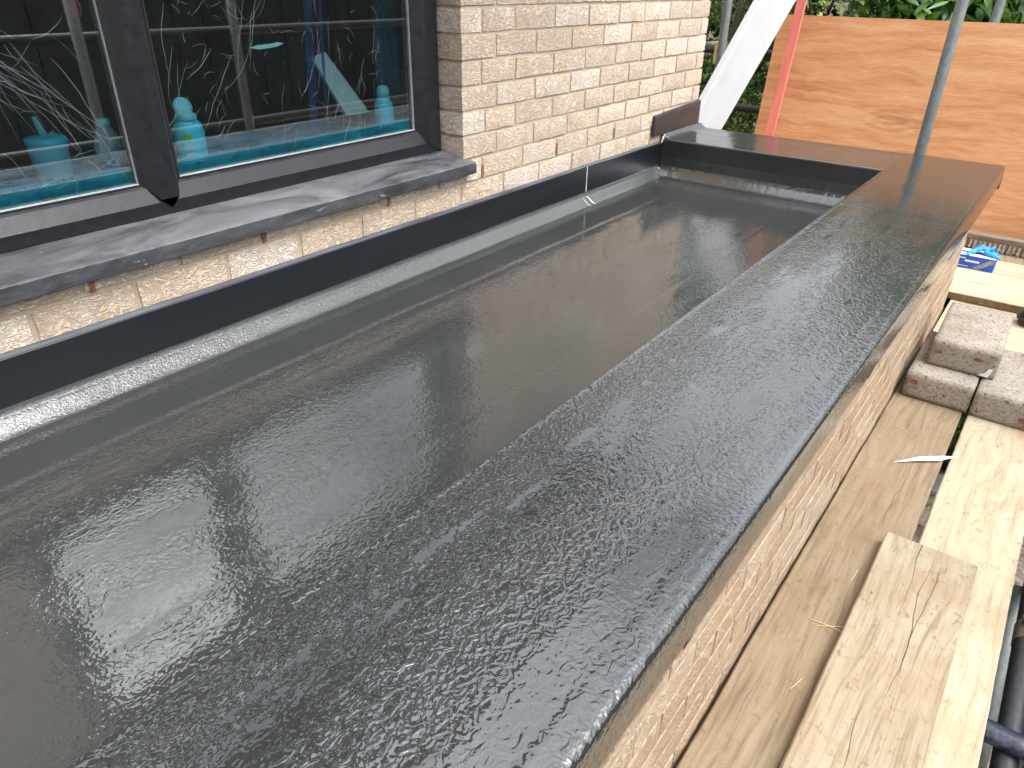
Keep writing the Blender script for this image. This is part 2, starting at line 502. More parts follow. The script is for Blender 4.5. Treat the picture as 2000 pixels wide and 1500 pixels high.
M_BRICK = mat_brick()
M_BRICK_TAN = mat_brick('tan_brick', (.80, .74, .665, 1))
M_MORTAR = mat_mortar()
M_RESIN = mat_resin('grey_resin_topcoat', .00060, 1.25, .5, 1.85, .7, .72, .02, .05)
M_RESIN_CAP = mat_resin('grey_resin_capping', .0017, 1.3, .35, 2.0, .3, .50, .02, .045, ((1.083, .011, 3.0, .45), (1.105, .008, 9.0, .47), (1.135, .007, 14.0, .46), (1.20, .010, 21.0, .48), (1.27, .012, 27.0, .47)))
M_RESIN_COVE = mat_resin('grey_resin_cove', .0010, 2.6, .4, 1.62, .8, 1.3, .16, .26)
M_RESIN_UP = mat_resin('grey_resin_upstand', .0006, 1.4, .3, 1.5, .8, .55)
M_FLASH = mat_simple('navy_coated_trim', (.0065, .0088, .0125, 1), .30, 18, .15, .0004, .001, stretch=(1, .15, 1))
M_FLASHG = mat_simple('anthracite_trim', (.030, .030, .036, 1), .33, 18, .15, .0004, .001, stretch=(1, .15, 1))
M_LIP = mat_simple('skylit_trim_lip', srgb(74, 79, 87), .5, 60, .3, .0006, stretch=(1, .1, 1), dirt=(.03, .035, .045, 1), dirtamt=.8, dscale=14)  # paler than the flashing: sky light on its lip put into the colour
M_FRAME = mat_simple('anthracite_frame', (.013, .0145, .018, 1), .34, 90, .10, .0003, stretch=(1, 1, 1))
M_GASKET = mat_simple('black_gasket', (.008, .008, .009, 1), .6)
M_SPACER = mat_simple('pale_spacer_bar', srgb(190, 198, 200), .4)
M_SLATE = mat_slate()
M_GLASS = mat_glass()
M_FILM = mat_film('clear_plastic_film', (.74, .88, .95, 1), .03, (.55, .60, .64, 1))
M_BLUE = mat_film('blue_plastic_film', (.10, .66, .86, 1), .38, (.02, .55, .74, 1), .2)
M_BLUE2 = mat_film('deep_blue_plastic_film', (.10, .28, .62, 1), .34, (.03, .12, .34, 1), .2)
M_CREASE = mat_simple('film_crease_glare', (.80, .83, .85, 1), .12, 60, .1)
M_BLOCK = mat_block()
M_PLY = mat_ply()
M_PLYEDGE = mat_simple('plywood_edge', srgb(206, 164, 118), .8, 120, .25, .001, stretch=(.1, 1, 3))
M_WOOD1 = mat_wood('weathered_board', srgb(150, 134, 112), srgb(137, 121, 99), srgb(110, 94, 74), dirt=.6, cracks=((.04, .08, .0006, 5.0), (-.06, .07, .0005, 6.0)), dirtcol=srgb(128, 104, 76))
M_WOOD2 = mat_wood('pale_board', srgb(184, 174, 152), srgb(174, 163, 139), srgb(149, 135, 110), dirt=.5, cracks=((.02, .1, .0005, 8.0),), dirtcol=srgb(170, 142, 104))
M_WOOD3 = mat_wood('split_board', srgb(170, 158, 138), srgb(157, 144, 122), srgb(124, 109, 87), dirt=.65, cracks=((-.020, .05, .0013, 1.0), (.012, .06, .0010, 2.0), (.030, .05, .0008, 3.0), (-.05, .05, .0007, 4.0)), dirtcol=srgb(146, 118, 86))
M_WOODX = mat_wood('cross_board', srgb(194, 183, 160), srgb(184, 172, 146), srgb(162, 146, 118), axis='X', dirt=.4, dirtcol=srgb(176, 150, 112))
M_EDGE = mat_simple('weathered_shaded_edge', srgb(126, 106, 80), .85, 50, .25, .001)
M_BATTEN = mat_simple('red_batten', srgb(236, 132, 120), .7, 30, .12, .0008, stretch=(1, 1, .12), dirt=srgb(176, 62, 60), dirtamt=.35, dscale=10)
M_GALV = mat_simple('galvanised_tube', srgb(106, 112, 110), .6, 60, .18, .0004, metallic=.2, stretch=(1, 1, .4), dirt=srgb(96, 98, 94), dirtamt=.5, dscale=12)
M_DARKTUBE = mat_simple('dark_steel_tube', srgb(44, 46, 49), .5, 60, .2, .0004, metallic=.3)
M_TUBE2 = mat_simple('worn_steel_tube', srgb(96, 98, 96), .6, 60, .25, .0004, metallic=.2, dirt=srgb(70, 66, 60), dirtamt=.5)
M_BLUEPAINT = mat_simple('blue_painted_steel', srgb(30, 48, 86), .45, 60, .2, .0004, dirt=srgb(170, 174, 178), dirtamt=.5, dscale=16)
M_DARKBLUE = mat_simple('dark_blue_worn_steel', srgb(26, 34, 52), .4, 60, .2, .0004, dirt=srgb(150, 156, 164), dirtamt=.35, dscale=22)
M_COUPLER = mat_simple('rusty_coupler', srgb(112, 98, 82), .7, 60, .3, .001, metallic=.3, dirt=srgb(150, 138, 120), dirtamt=.6)
M_YELLOW = mat_simple('yellowed_paint', srgb(176, 168, 96), .6, 60, .25)
M_UPVC = mat_simple('white_upvc', srgb(214, 217, 220), .38, 14, .03, .0002, stretch=(1, 1, .2), dirt=srgb(190, 192, 196), dirtamt=.35)
M_BRISTLE = mat_simple('grey_bristle', srgb(142, 136, 124), .8, 60, .3)
M_BROOM = mat_simple('grey_broom_stock', srgb(128, 116, 100), .8, 40, .25, .001, stretch=(.15, 1, 1))
M_BOXB = mat_simple('blue_card', srgb(36, 86, 186), .45, 12, .15)
M_BOXW = mat_simple('white_card', srgb(226, 232, 240), .5, 30, .04)
M_BOXG = mat_simple('grey_print', srgb(150, 152, 164), .5, 60, .3)
M_GLOVE = mat_simple('blue_nitrile', srgb(42, 148, 226), .42, 50, .12, .0006)
M_BLACK = mat_simple('black_rubber', (.014, .014, .015, 1), .55, 60, .2, .0005)
M_SOLE = mat_simple('grey_sole', srgb(74, 72, 68), .7, 60, .2, .0005)
M_SEAL = mat_simple('pale_sealant', srgb(200, 204, 206), .4, 60, .1)
M_WEEP = mat_simple('brown_plastic_vent', srgb(150, 108, 84), .6, 60, .2)
M_STRAW = mat_simple('dry_straw', srgb(226, 208, 160), .7, 60, .15)
M_PAPER = mat_simple('white_scrap', srgb(232, 234, 232), .6, 30, .05)
M_CYAN = mat_simple('cyan_plastic', srgb(70, 226, 244), .35, 20, .10)
M_CYAN2 = mat_simple('pale_cyan_plastic', srgb(150, 226, 230), .35, 20, .10)
M_LABELY = mat_simple('yellow_label', srgb(176, 200, 40), .5, 30, .05)
M_LABELB = mat_simple('blue_label', srgb(34, 66, 132), .45, 30, .08)
M_CYANW = mat_simple('pale_print', srgb(176, 232, 240), .5, 30, .05)
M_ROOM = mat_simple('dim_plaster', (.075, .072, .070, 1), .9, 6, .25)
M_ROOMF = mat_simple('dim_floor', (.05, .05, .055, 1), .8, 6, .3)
M_TILE = mat_simple('dark_roof_tile', (.045, .047, .052, 1), .7, 18, .25, .002)
M_RED = mat_simple('red_cloth', srgb(214, 60, 64), .8, 30, .1)
M_STONE = mat_simple('rubble_stone', srgb(150, 140, 126), .9, 30, .35, .003, dirt=srgb(96, 84, 70), dirtamt=.6)
M_BARK = mat_simple('bark', srgb(92, 76, 58), .9, 40, .3, .003)
M_REDMARK = mat_simple('red_crayon', srgb(134, 86, 78), .9, 90, .35)
M_GREYBOARD = mat_simple('white_foam_board', srgb(205, 206, 200), .7, 20, .06)

def mat_ground():
    t = NT('site_ground')
    v = t.coord()
    n = t.noise(v, 4, 6, .7)
    f = t.noise(v, 40, 4, .7)
    c = t.ramp(n, [(.3, srgb(58, 52, 42)), (.5, srgb(84, 76, 62)), (.7, srgb(112, 103, 88))])
    c = t.mix(t.rng(f, .4, .7, 0, .5), c, srgb(70, 62, 50))
    return t.done(t.bsdf(c, .95, t.bump(f, .9, .02), Specular__IOR__Level=.15))
M_GROUND = mat_ground()
M_LEAF_L = mat_leaf('laurel_leaf', srgb(38, 70, 30), srgb(66, 104, 46), srgb(108, 142, 66))
M_LEAF_S = mat_leaf('ivy_leaf', srgb(34, 56, 26), srgb(70, 94, 44), srgb(132, 150, 78))

# ------------------------------------------------------------------ ground and rubble
GZ = -2.3
g = mobj('ground', [(-600, -600, GZ), (600, -600, GZ), (600, 600, GZ), (-600, 600, GZ)], [(0, 1, 2, 3)], M_GROUND)
tag(g, None, None, kind='structure')

# ------------------------------------------------------------------ house
house = empty('house', (0, 0, GZ))
tag(house, 'buff brick house wall with large dark framed window and slate sill', 'house')
def H(o):   # parent keeping world placement
    o.parent = house; o.matrix_parent_inverse = Matrix.Translation((0, 0, -GZ)); return o

WY0, WY1 = -1.17, .366          # window opening
WZ0, WZ1 = .652, 1.60
WALL_Y0, WALL_Y1 = -2.9, 2.198
WALL_Z1 = 1.697
bm = bmesh.new()
for (a, b, c, d) in ((WALL_Y0 + .004, WY0 - .004, GZ, WALL_Z1), (WY1 + .006, WALL_Y1 - .006, GZ, WALL_Z1), (WY0 - .004, WY1 + .006, GZ, WZ0 - .04), (WY0 - .004, WY1 + .006, WZ1 + .004, WALL_Z1)):
    add_box(bm, -.22, -.0052, a, b, c, d)
wall = H(bm_obj('wall', bm, M_MORTAR))
# remove hidden coincident interior faces is not needed: the pieces butt end to end

def brick_mesh(L, Hh, D, seed, amp=.0022):
    """rough hand-made brick, front face at local x=0, body to -x; y along length; centred in y and z"""
    nx, ny, nz = 3, max(3, int(L / .024)), 3
    bm = bmesh.new()
    r = bmesh.ops.create_cube(bm, size=1.0)
    vs = bm.verts
    for v in vs: v.co = Vector(((v.co.x - .5) * D, v.co.y * L, v.co.z * Hh))
    for ax, cuts in ((0, nx - 1), (1, ny - 1), (2, nz - 1)):
        es = []
        for e in bm.edges:
            d = e.verts[1].co - e.verts[0].co
            if abs(d[ax]) > .7 * d.length: es.append(e)
        bmesh.ops.subdivide_edges(bm, edges=es, cuts=cuts, use_grid_fill=True)
    off = Vector((seed * 3.1, seed * 1.7, seed * .9))
    for v in bm.verts:
        co = v.co.copy()
        n1 = mnoise.noise_vector(co * 22 + off)
        n2 = mnoise.noise_vector(co * 60 + off)
        v.co += n1 * amp + n2 * amp * .6
        # worn arrises
        ex = sum(1 for (c, h0, h1) in ((co.x, -D, 0), (co.y, -L / 2, L / 2), (co.z, -Hh / 2, Hh / 2)) if abs(c - h0) < 1e-5 or abs(c - h1) < 1e-5)
        if ex >= 2:
            v.co *= 1.0
            v.co.x -= .0016 * (1 if abs(co.x) < 1e-5 else 0) * (1 + n1.x)
            v.co.z *= .975 if abs(abs(co.z) - Hh / 2) < 1e-5 else 1
            v.co.y *= 1 - .0022 / L if abs(abs(co.y) - L / 2) < 1e-5 else 1
    me = bpy.data.meshes.new('brick')
    bm.to_mesh(me); bm.free()
    me.materials.append(M_BRICK)
    me.polygons.foreach_set('use_smooth', [True] * len(me.polygons))
    me.set_sharp_from_angle(angle=math.radians(50))
    return me
_bc = {}
def brick_data(L, D=.1):
    L = round(L, 3)
    lst = _bc.setdefault((L, D), [])
    lim = 9 if abs(L - .215) < .002 else 2
    if len(lst) < lim:
        lst.append(brick_mesh(L, .066, D, len(_bc) * 13 + len(lst)))
        return lst[-1]
    return random.choice(lst)

hidden_bricks = bmesh.new()
def joinin(bmx, me, mat4):
    t = bmesh.new(); t.from_mesh(me); t.transform(mat4)
    tmp = bpy.data.meshes.new('tmp'); t.to_mesh(tmp); t.free()
    bmx.from_mesh(tmp); bpy.data.meshes.remove(tmp)

def put_brick(y0, y1, z0, visible=True, D=.1):
    L = y1 - y0 - .010
    if L < .02: return
    me = brick_data(L, D)
    jx = random.uniform(-.0012, .0015)
    loc = Vector((jx, (y0 + y1) / 2, z0 + .0375 + random.uniform(-.001, .001)))
    rot = Matrix.Rotation(random.uniform(-.006, .006), 4, 'X') @ Matrix.Rotation(random.uniform(-.006, .006), 4, 'Z')
    if visible:
        o = bpy.data.objects.new('brick', me); COL.objects.link(o)
        o.parent = wall
        o.matrix_local = Matrix.Translation(loc) @ rot
    else:
        joinin(hidden_bricks, me, Matrix.Translation(loc) @ rot)

def row(z, y0, y1, joints, vis=lambda y: True):
    js = [y0 - .005] + [j for j in joints if y0 + .03 < j < y1 - .03] + [y1 + .005]
    for a, b in zip(js, js[1:]): put_brick(a, b, z, vis((a + b) / 2))

ZT = 1.0216
for k in range(-9, 10):
    z = ZT - .075 * (k + 1)                 # bottom of the course bed
    if z < .33: continue
    par = k % 2 == 0
    wob = random.uniform(-.012, .012)
    ph = .537 if par else .650
    if z < .51: ph = .129 if (k % 2 == 1) else .2415
    jj = [ph + wob * .5 + .225 * i + random.uniform(-.006, .006) for i in range(-20, 12)]
    vis = z < 1.12
    if z > .64:
        j2 = [j for j in jj if j > (.5 if par else .62)]
        if not par: j2 = [.474 + wob] + j2
        if z + .075 < WZ1 + .03:
            row(z, WY1, WALL_Y1, j2, lambda y: vis)
            row(z, WALL_Y0, WY0, jj, lambda y: False)
        else:
            row(z, WALL_Y0, WALL_Y1, jj, lambda y: False)
    else:
        row8 = abs(z - .4966) < .02
        ph2 = .129 if row8 else .2415
        jj = [ph2 + .225 * i + random.uniform(-.006, .006) for i in range(-20, 12)]
        row(z, WALL_Y0, WALL_Y1, jj, lambda y: (z > .45 and y > -1.3))
hb = bm_obj('brick', hidden_bricks, M_BRICK, None, True)
hb.parent = wall; hb['kind'] = 'stuff'; hb.name = 'upper_bricks'
wall['label'] = 'creased buff handmade brickwork in stretcher bond'

# weep vents in the vertical joints
for (y, z) in ((-.864, .600), (-.425, .600), (.019, .600), (.465, .607), (.919, .608), (1.359, .609)):
    bm = bmesh.new()
    add_box(bm, -.02, .0005, y - .0055, y + .0055, z - .028, z + .014)
    for i in range(5):
        add_box(bm, .0006, .0030, y - .0048, y + .0048, z - .025 + i * .008, z - .0215 + i * .008)
    o = bm_obj('weep_vent', bm, M_WEEP); o.parent = wall

# sill
sp = [(-.10, .610), (.030, .608), (.034, .612), (.035, .640), (.031, .645), (-.10, .6765)]
P = []
ys = np.linspace(-1.36, .388, 140)
prof = np.array([(-.10, .606), (.033, .6085), (.0350, .6105), (.0352, .620), (.0352, .632), (.0350, .6425), (.0325, .6455), (.0, .6528), (-.05, .6640), (-.10, .6745)])
vv = []
for y in ys:
    for (u, w) in prof:
        n = mnoise.noise(Vector((u * 20, y * 9, w * 30)))
        n2 = mnoise.noise(Vector((u * 60, y * 40, w * 60 + 9)))
        e = .0022 if u > .02 else .0006
        vv.append((u + n * e + n2 * e * .7, y, w + n2 * e * .5))
n = len(prof)
ff = [(i * n + j, i * n + (j + 1) % n, (i + 1) * n + (j + 1) % n, (i + 1) * n + j) for i in range(len(ys) - 1) for j in range(n)]
ff += [tuple(range(n)), tuple((len(ys) - 1) * n + j for j in range(n))]
sill = H(mobj('sill', vv, ff, M_SLATE))
sill['label'] = 'dusty grey slate window sill, top paled for sky sheen'

# window: frame with chamfered inner edge, mullion, two panes
win = H(empty('window', (0, 0, 0)))
win['label'] = 'dark grey framed two-light window with film behind the glass'
def W_(o): o.parent = win; return o
FX = -.085; GX = -.108
FB, CB, GB = .670, .706, .742            # frame bottom, chamfer start, glass bottom
JR0, JR1, JR2 = .262, .292, .352         # right jamb: glass edge, chamfer end, outer
JL0, JL1, JL2 = -1.085, -1.115, -1.168
GT = 1.53
W_(prism('bottom_rail', [(-.16, FB), (FX - .004, FB), (FX, FB + .004), (FX, CB - .003), (FX - .0025, CB), (GX + .004, GB - .006), (GX - .002, GB), (-.16, GB)], 'Y', JL2, JR2, M_FRAME))
W_(prism('top_rail', [(-.16, GT), (GX, GT), (FX, GT + .03), (FX, WZ1 - .004), (-.16, WZ1 - .004)], 'Y', JL2, JR2, M_FRAME))
for (nm, a, b, c) in (('jamb', JR0, JR1, JR2), ('jamb', JL0, JL1, JL2)):
    s = 1 if c > a else -1
    pr = [(-.1599, a), (GX - .001, a), (GX + .004, a + s * .006), (FX + .0015, b - s * .003), (FX + .003, b), (FX + .003, c - s * .004), (FX - .001, c), (-.1599, c)]
    # mitred foot over the bottom rail
    V = []; n = len(pr)
    zb = [GB, GB, GB - .005, CB - .002, CB - .004, FB + .001, FB + .001, FB + .001]
    for i, (x, y) in enumerate(pr): V.append((x, y, zb[i]))
    for i, (x, y) in enumerate(pr): V.append((x, y, WZ1 - .006))
    F = [(i, (i + 1) % n, n + (i + 1) % n, n + i) for i in range(n)] + [tuple(range(n)), tuple(range(n, 2 * n))]
    W_(mobj('jamb', V, F, M_FRAME))
mL, mR = -.655, -.562
mc = (mL + mR) / 2 + .004
pr = [(-.1598, mL), (GX - .001, mL), (GX + .004, mL + .006), (FX + .001, mL + .024), (FX + .004, mL + .027), (FX + .004, mc), (FX + .004, mR - .022), (FX + .001, mR - .019), (GX + .004, mR - .005), (GX - .001, mR), (-.1598, mR)]
zb = [GB, GB, GB - .006, CB + .008, CB + .004, CB - .018, CB + .004, CB + .008, GB - .006, GB, GB]
n = len(pr)
V = [(x, y, zb[i]) for i, (x, y) in enumerate(pr)] + [(x, y, GT + .02) for (x, y) in pr]
F = [(i, (i + 1) % n, n + (i + 1) % n, n + i) for i in range(n)] + [tuple(range(n)), tuple(range(n, 2 * n))]
W_(mobj('mullion', V, F, M_FRAME))
for (a, b) in ((JL0, mL), (mR, JR0)):
    p = W_(box('pane', GX - .016, GX - .010, a - .008, b + .008, GB - .008, GT + .008, M_GLASS))
    bm = bmesh.new()          # gasket round the glass
    for (y0, y1, z0, z1) in ((a, b, GB + .0002, GB + .004), (a, b, GT - .006, GT), (a, a + .005, GB + .004, GT - .006), (b - .005, b, GB + .004, GT - .006)):
        add_box(bm, GX - .0095, GX - .0005, y0 + .0003, y1 - .0003, z0, z1)
    q = bm_obj('gasket', bm, M_GASKET); W_(q)
    bm = bmesh.new()          # pale spacer inside the double glazing
    for (y0, y1, z0, z1) in ((a, b, GB + .004, GB + .0055), (b - .0065, b - .005, GB + .0055, GT)):
        add_box(bm, GX - .0098, GX - .002, y0 + .001, y1 - .0008, z0, z1)
    W_(bm_obj('spacer_bar', bm, M_SPACER))

# navy wall flashing
fl = prism('flashing', [(.001, .400), (.0125, .3965), (.0150, .399), (.0155, .4500), (.0150, .4965), (.0120, .5015), (.001, .5055)], 'Y', -2.7, 1.794, M_FLASH, None, False, 60)
for v in fl.data.vertices:
    n = mnoise.noise(Vector((0, v.co.y * 3, v.co.z * 6)))
    v.co.x += n * .0012; v.co.z += mnoise.noise(Vector((5, v.co.y * 4.0, 0))) * .0018
H(fl); fl['label'] = 'navy coated metal flashing strip'
lipv = []
for i, y in enumerate(np.linspace(-2.7, 1.79, 160)):
    w = .0022 * mnoise.noise(Vector((3, y * 4.0, 1)))
    wd = .0045 + .003 * mnoise.noise(Vector((8, y * 7, 1)))
    lipv += [(.0135 + wd * .2, y, .5000 + w), (.0075, y, .5055 + w), (.0035, y, .5062 + w)]
lf = [(3 * i + j, 3 * i + j + 1, 3 * i + 4 + j, 3 * i + 3 + j) for i in range(159) for j in range(2)]
lip = mobj('flashing_lip', lipv, lf, M_LIP); lip.parent = fl
o = box('flashing_joint', .0152, .0172, 1.126, 1.130, .3975, .502, M_SEAL); o.parent = fl
ft = prism('end_flashing', [(.001, .535), (.016, .533), (.017, .537), (.0165, .618), (.012, .6275), (.001, .6290)], 'Y', 1.706, 2.196, M_FLASHG, None, False, 20)
for v in ft.data.vertices:
    t_ = (v.co.y - 1.706) / .49
    v.co.z += (.022 * t_ if v.co.z > .58 else 0.008 * (1 - t_)) + .002 * mnoise.noise(Vector((1, v.co.y * 9, v.co.z)))
H(ft); ft['label'] = 'short anthracite upstand trim at the wall corner'

# eaves and roof slope above the frame
H(box('eaves_board', -.215, .012, WALL_Y0, 2.22, 1.7005, 1.745, M_FRAME))
rs = H(prism('roof_slope', [(.022, 1.746), (.022, 1.775), (-3.4, 4.15), (-3.4, 4.10)], 'Y', WALL_Y0, 2.28, M_TILE))
gb = H(prism('gable_wall', [(-.225, GZ), (-6.6, GZ), (-6.6, 1.8), (-3.4, 4.05), (-.225, 1.69)], 'Y', 2.06, 2.194, M_BRICK))
# dim room behind the window
bm = bmesh.new()
X0, X1, Y0, Y1, Z0, Z1 = -3.2, -.165, -2.6, 2.05, -.2, 1.69
vs = [bm.verts.new(p) for p in ((X0, Y0, Z0), (X1, Y0, Z0), (X1, Y1, Z0), (X0, Y1, Z0), (X0, Y0, Z1), (X1, Y0, Z1), (X1, Y1, Z1), (X0, Y1, Z1))]
for f in ((0, 1, 2, 3), (4, 5, 6, 7), (0, 3, 7, 4), (0, 1, 5, 4), (3, 2, 6, 7)): bm.faces.new([vs[i] for i in f])
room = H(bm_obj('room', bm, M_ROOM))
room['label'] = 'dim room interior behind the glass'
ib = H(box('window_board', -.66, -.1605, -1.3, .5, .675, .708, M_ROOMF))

# ------------------------------------------------------------------ things behind the glass
BZ = .7085
blue = empty('plastic_sheet', (-.20, -.2, BZ))
tag(blue, 'wrinkled clear and blue plastic film hung behind the window panes', 'plastic film')
def B_(o):
    o.parent = blue; o.matrix_parent_inverse = Matrix.Translation((.20, .2, -BZ)); return o
def sheet(name, y0, y1, z0, z1, x, mat, ny=40, nz=30, amp=.004, seed=0, f=7, skew=0.0, parent=None):
    P = np.zeros((nz, ny, 3))
    for i, zz in enumerate(np.linspace(z0, z1, nz)):
        for j, yy in enumerate(np.linspace(y0, y1, ny)):
            n = mnoise.noise(Vector((yy * f + seed, zz * f * .7, seed))) + .5 * mnoise.noise(Vector((yy * f * 3 + seed, zz * f * 2 + 3, seed)))
            P[i, j] = (x + n * amp, yy + skew * (zz - z0) + .5 * amp * n, zz)
    o = grid_obj(name, P, mat)
    return o
B_(sheet('clear_film', -1.10, .30, .715, 1.52, -.140, M_FILM, 90, 50, .004, 3, 6))
B_(sheet('blue_film_band', .275, .46, .712, 1.5, -.290, M_BLUE, 14, 40, .003, 9, 9, .02))
B_(sheet('blue_film_band', -1.08, -.66, .737, .786, -.1345, M_BLUE, 40, 5, .002, 21, 9))
B_(sheet('blue_film_band', -.56, .262, .737, .780, -.1345, M_BLUE, 60, 5, .002, 23, 9))
B_(sheet('blue_film_strip', -.128, -.100, .73, 1.5, -.1485, M_BLUE2, 6, 40, .003, 5, 9, .08))
B_(sheet('blue_film_strip', -.066, -.056, .80, 1.5, -.1488, M_BLUE2, 4, 30, .003, 6, 9, .06))
# blue film lying on the inner board
P = np.zeros((16, 120, 3))
for i, xx in enumerate(np.linspace(-.655, -.1515, 16)):
    for j, yy in enumerate(np.linspace(-1.15, .34, 120)):
        n = mnoise.noise(Vector((xx * 14, yy * 10, 2))) + .6 * mnoise.noise(Vector((xx * 40, yy * 26, 5)))
        P[i, j] = (xx, yy, .7115 + .0022 * n + (.055 * max(0, (xx + .19) / .04) ** 2 if xx > -.19 else 0))
M_BLUECOVER = mat_simple('blue_sheet_cover', srgb(20, 182, 226), .25, 14, .35, .001)
B_(grid_obj('blue_board_cover', P, M_BLUECOVER))
# torn scrap of blue film stuck to the pane
B_(mobj('blue_scrap', [(-.1385, y, z) for (y, z) in ((-.29, 1.013), (-.265, 1.018), (-.23, 1.019), (-.20, 1.022), (-.184, 1.018), (-.205, 1.012), (-.235, 1.009), (-.262, 1.008))], [tuple(range(8))], M_CYANW))
# folds: thin raised creases, pale so the film's glare is in their colour
cr_l, cr_r = bmesh.new(), bmesh.new()
def crease(bmx, y, z, ang, ln, bend, rad, x=-.1345):
    pts = []
    a = ang
    yy, zz = y, z
    n = 9
    for i in range(n):
        pts.append((x + .0022 * mnoise.noise(Vector((yy * 40, zz * 40, y * 9))), yy, zz))
        a += bend / n + random.uniform(-.16, .16)
        yy += math.cos(a) * ln / n; zz += math.sin(a) * ln / n
        if zz < .735 or zz > 1.5: break
    if len(pts) < 3: return
    add_path(bmx, pts, lambda t: max(.00008, rad * (1 - abs(2 * t - .85) ** 2 * .7)), 4, False)
for i in range(26):       # long fan of folds over the left pane
    crease(cr_l, -1.02 + random.uniform(-.03, .06) + i * .009, 1.05 - i * .003 + random.uniform(-.05, .08), -.72 - random.uniform(-.25, .45), random.uniform(.10, .32), random.uniform(-.3, .2), random.uniform(.0003, .0008))
for i in range(44):
    crease(cr_l, random.uniform(-1.05, -.68), random.uniform(.76, 1.2), random.choice((-.5, -.9, 2.6, .3, -1.2)) + random.uniform(-.3, .3), random.uniform(.03, .10), random.uniform(-1, 1), random.uniform(.0002, .0006))
for i in range(30):
    crease(cr_r, random.uniform(-.50, .16), random.uniform(.80, 1.16), random.choice((-1.95, -2.1, -1.75)) + random.uniform(-.2, .2), random.uniform(.06, .24), random.uniform(-.5, .5), random.uniform(.0003, .0008))
for i in range(110):
    yc = random.choice((-.40, -.33, -.18, -.05, .03, .1))
    crease(cr_r, yc + random.uniform(-.07, .07), random.uniform(.76, 1.16), random.uniform(-3, 3), random.uniform(.015, .07), random.uniform(-1.6, 1.6), random.uniform(.0002, .0006))
for bmx in (cr_l, cr_r):
    o = B_(bm_obj('creases', bmx, M_CREASE)); o['kind'] = 'stuff'

def bent_text(txt, size, R, zc, mat, parent, cx, cy, a0):
    cu = bpy.data.curves.new('lettering', 'FONT'); cu.body = txt; cu.size = size
    cu.align_x = 'CENTER'; cu.align_y = 'CENTER'; cu.extrude = 0
    to = bpy.data.objects.new('lettering_src', cu); COL.objects.link(to)
    bpy.context.view_layer.update()
    dg = bpy.context.evaluated_depsgraph_get()
    me = bpy.data.meshes.new_from_object(to.evaluated_get(dg))
    bpy.data.objects.remove(to)
    for v in me.vertices:
        a = a0 + v.co.x / R
        v.co = Vector((cx + R * math.cos(a), cy + R * math.sin(a), zc + v.co.y))
    me.materials.clear(); me.materials.append(mat)
    o = bpy.data.objects.new('lettering', me); COL.objects.link(o); o.parent = parent
    return o

# water bottle with blue label
def mat_bottle():
    t = NT('clear_bottle')
    tr = t.n('ShaderNodeBsdfTransparent', Color=(.80, .92, .95, 1))
    gl = t.bsdf((.50, .68, .72, 1), .08)
    lw = t.n('ShaderNodeLayerWeight', Blend=.35)
    f = t.rng(lw.outputs['Facing'], 0, 1, .42, .9)
    return t.done(t.n('ShaderNodeMixShader', Fac=f, i1=tr.outputs[0], i2=gl.outputs[0]))
M_BOTTLE = mat_bottle()
wb_ = empty('water_bottle', (-.22, -.655, BZ + .003))
tag(wb_, 'clear water bottle with pale cap and dark blue label in left pane', 'bottle')
lathe('body', [(.022, 0), (.030, .003), (.031, .012), (.0295, .02), (.031, .03), (.0295, .04), (.0305, .05), (.0305, .085), (.031, .095), (.030, .11), (.025, .130), (.017, .146), (.0125, .152), (.0125, .157)], M_BOTTLE, wb_, 28)
lathe('cap', [(.0142, .152), (.0150, .154), (.0150, .166), (.0138, .168)], M_CYAN2, wb_, 24)
bm = bmesh.new()
n = 24
A = [bm.verts.new((.0312 * math.cos(2 * math.pi * k / n), .0312 * math.sin(2 * math.pi * k / n), .052)) for k in range(n)]
Bv = [bm.verts.new((.0312 * math.cos(2 * math.pi * k / n), .0312 * math.sin(2 * math.pi * k / n), .084)) for k in range(n)]
for k in range(n): bm.faces.new((A[k], A[(k + 1) % n], Bv[(k + 1) % n], Bv[k]))
lb = bm_obj('label_band', bm, M_LABELB, wb_, True)
bent_text('ICE', .0215, .0322, .0745, M_CYANW, lb, 0, 0, -.33)
bent_text('VALLEY', .0085, .0322, .0590, M_CYANW, lb, 0, 0, -.33)

# low cyan tub with a nozzle
tb = empty('sealant_tub', (-.47, -.690, BZ + .003)); tb.scale = (1.2, 1.2, 1.0)
tag(tb, 'short cyan tub with upright nozzle behind the left pane', 'tub')
lathe('body', [(.030, .0), (.034, .004), (.037, .060), (.0385, .075), (.0385, .092), (.034, .095)], M_CYAN2, tb, 28)
lathe('lid', [(.0392, .084), (.0396, .086), (.0396, .099), (.033, .103), (.012, .104)], M_CYAN, tb, 28)
bm = bmesh.new(); add_tube(bm, (0, 0, .103), (-.004, -.008, .150), .0085, 14, .0045)
nz = bm_obj('nozzle', bm, M_CYAN2, tb); smooth_sides(nz)
bm = bmesh.new(); add_path(bm, [(.0, .010, .104), (.0, .020, .112), (.0, .024, .104), (.0, .019, .098)], .0022, 6)
bm_obj('handle', bm, M_CYANW, tb, True)

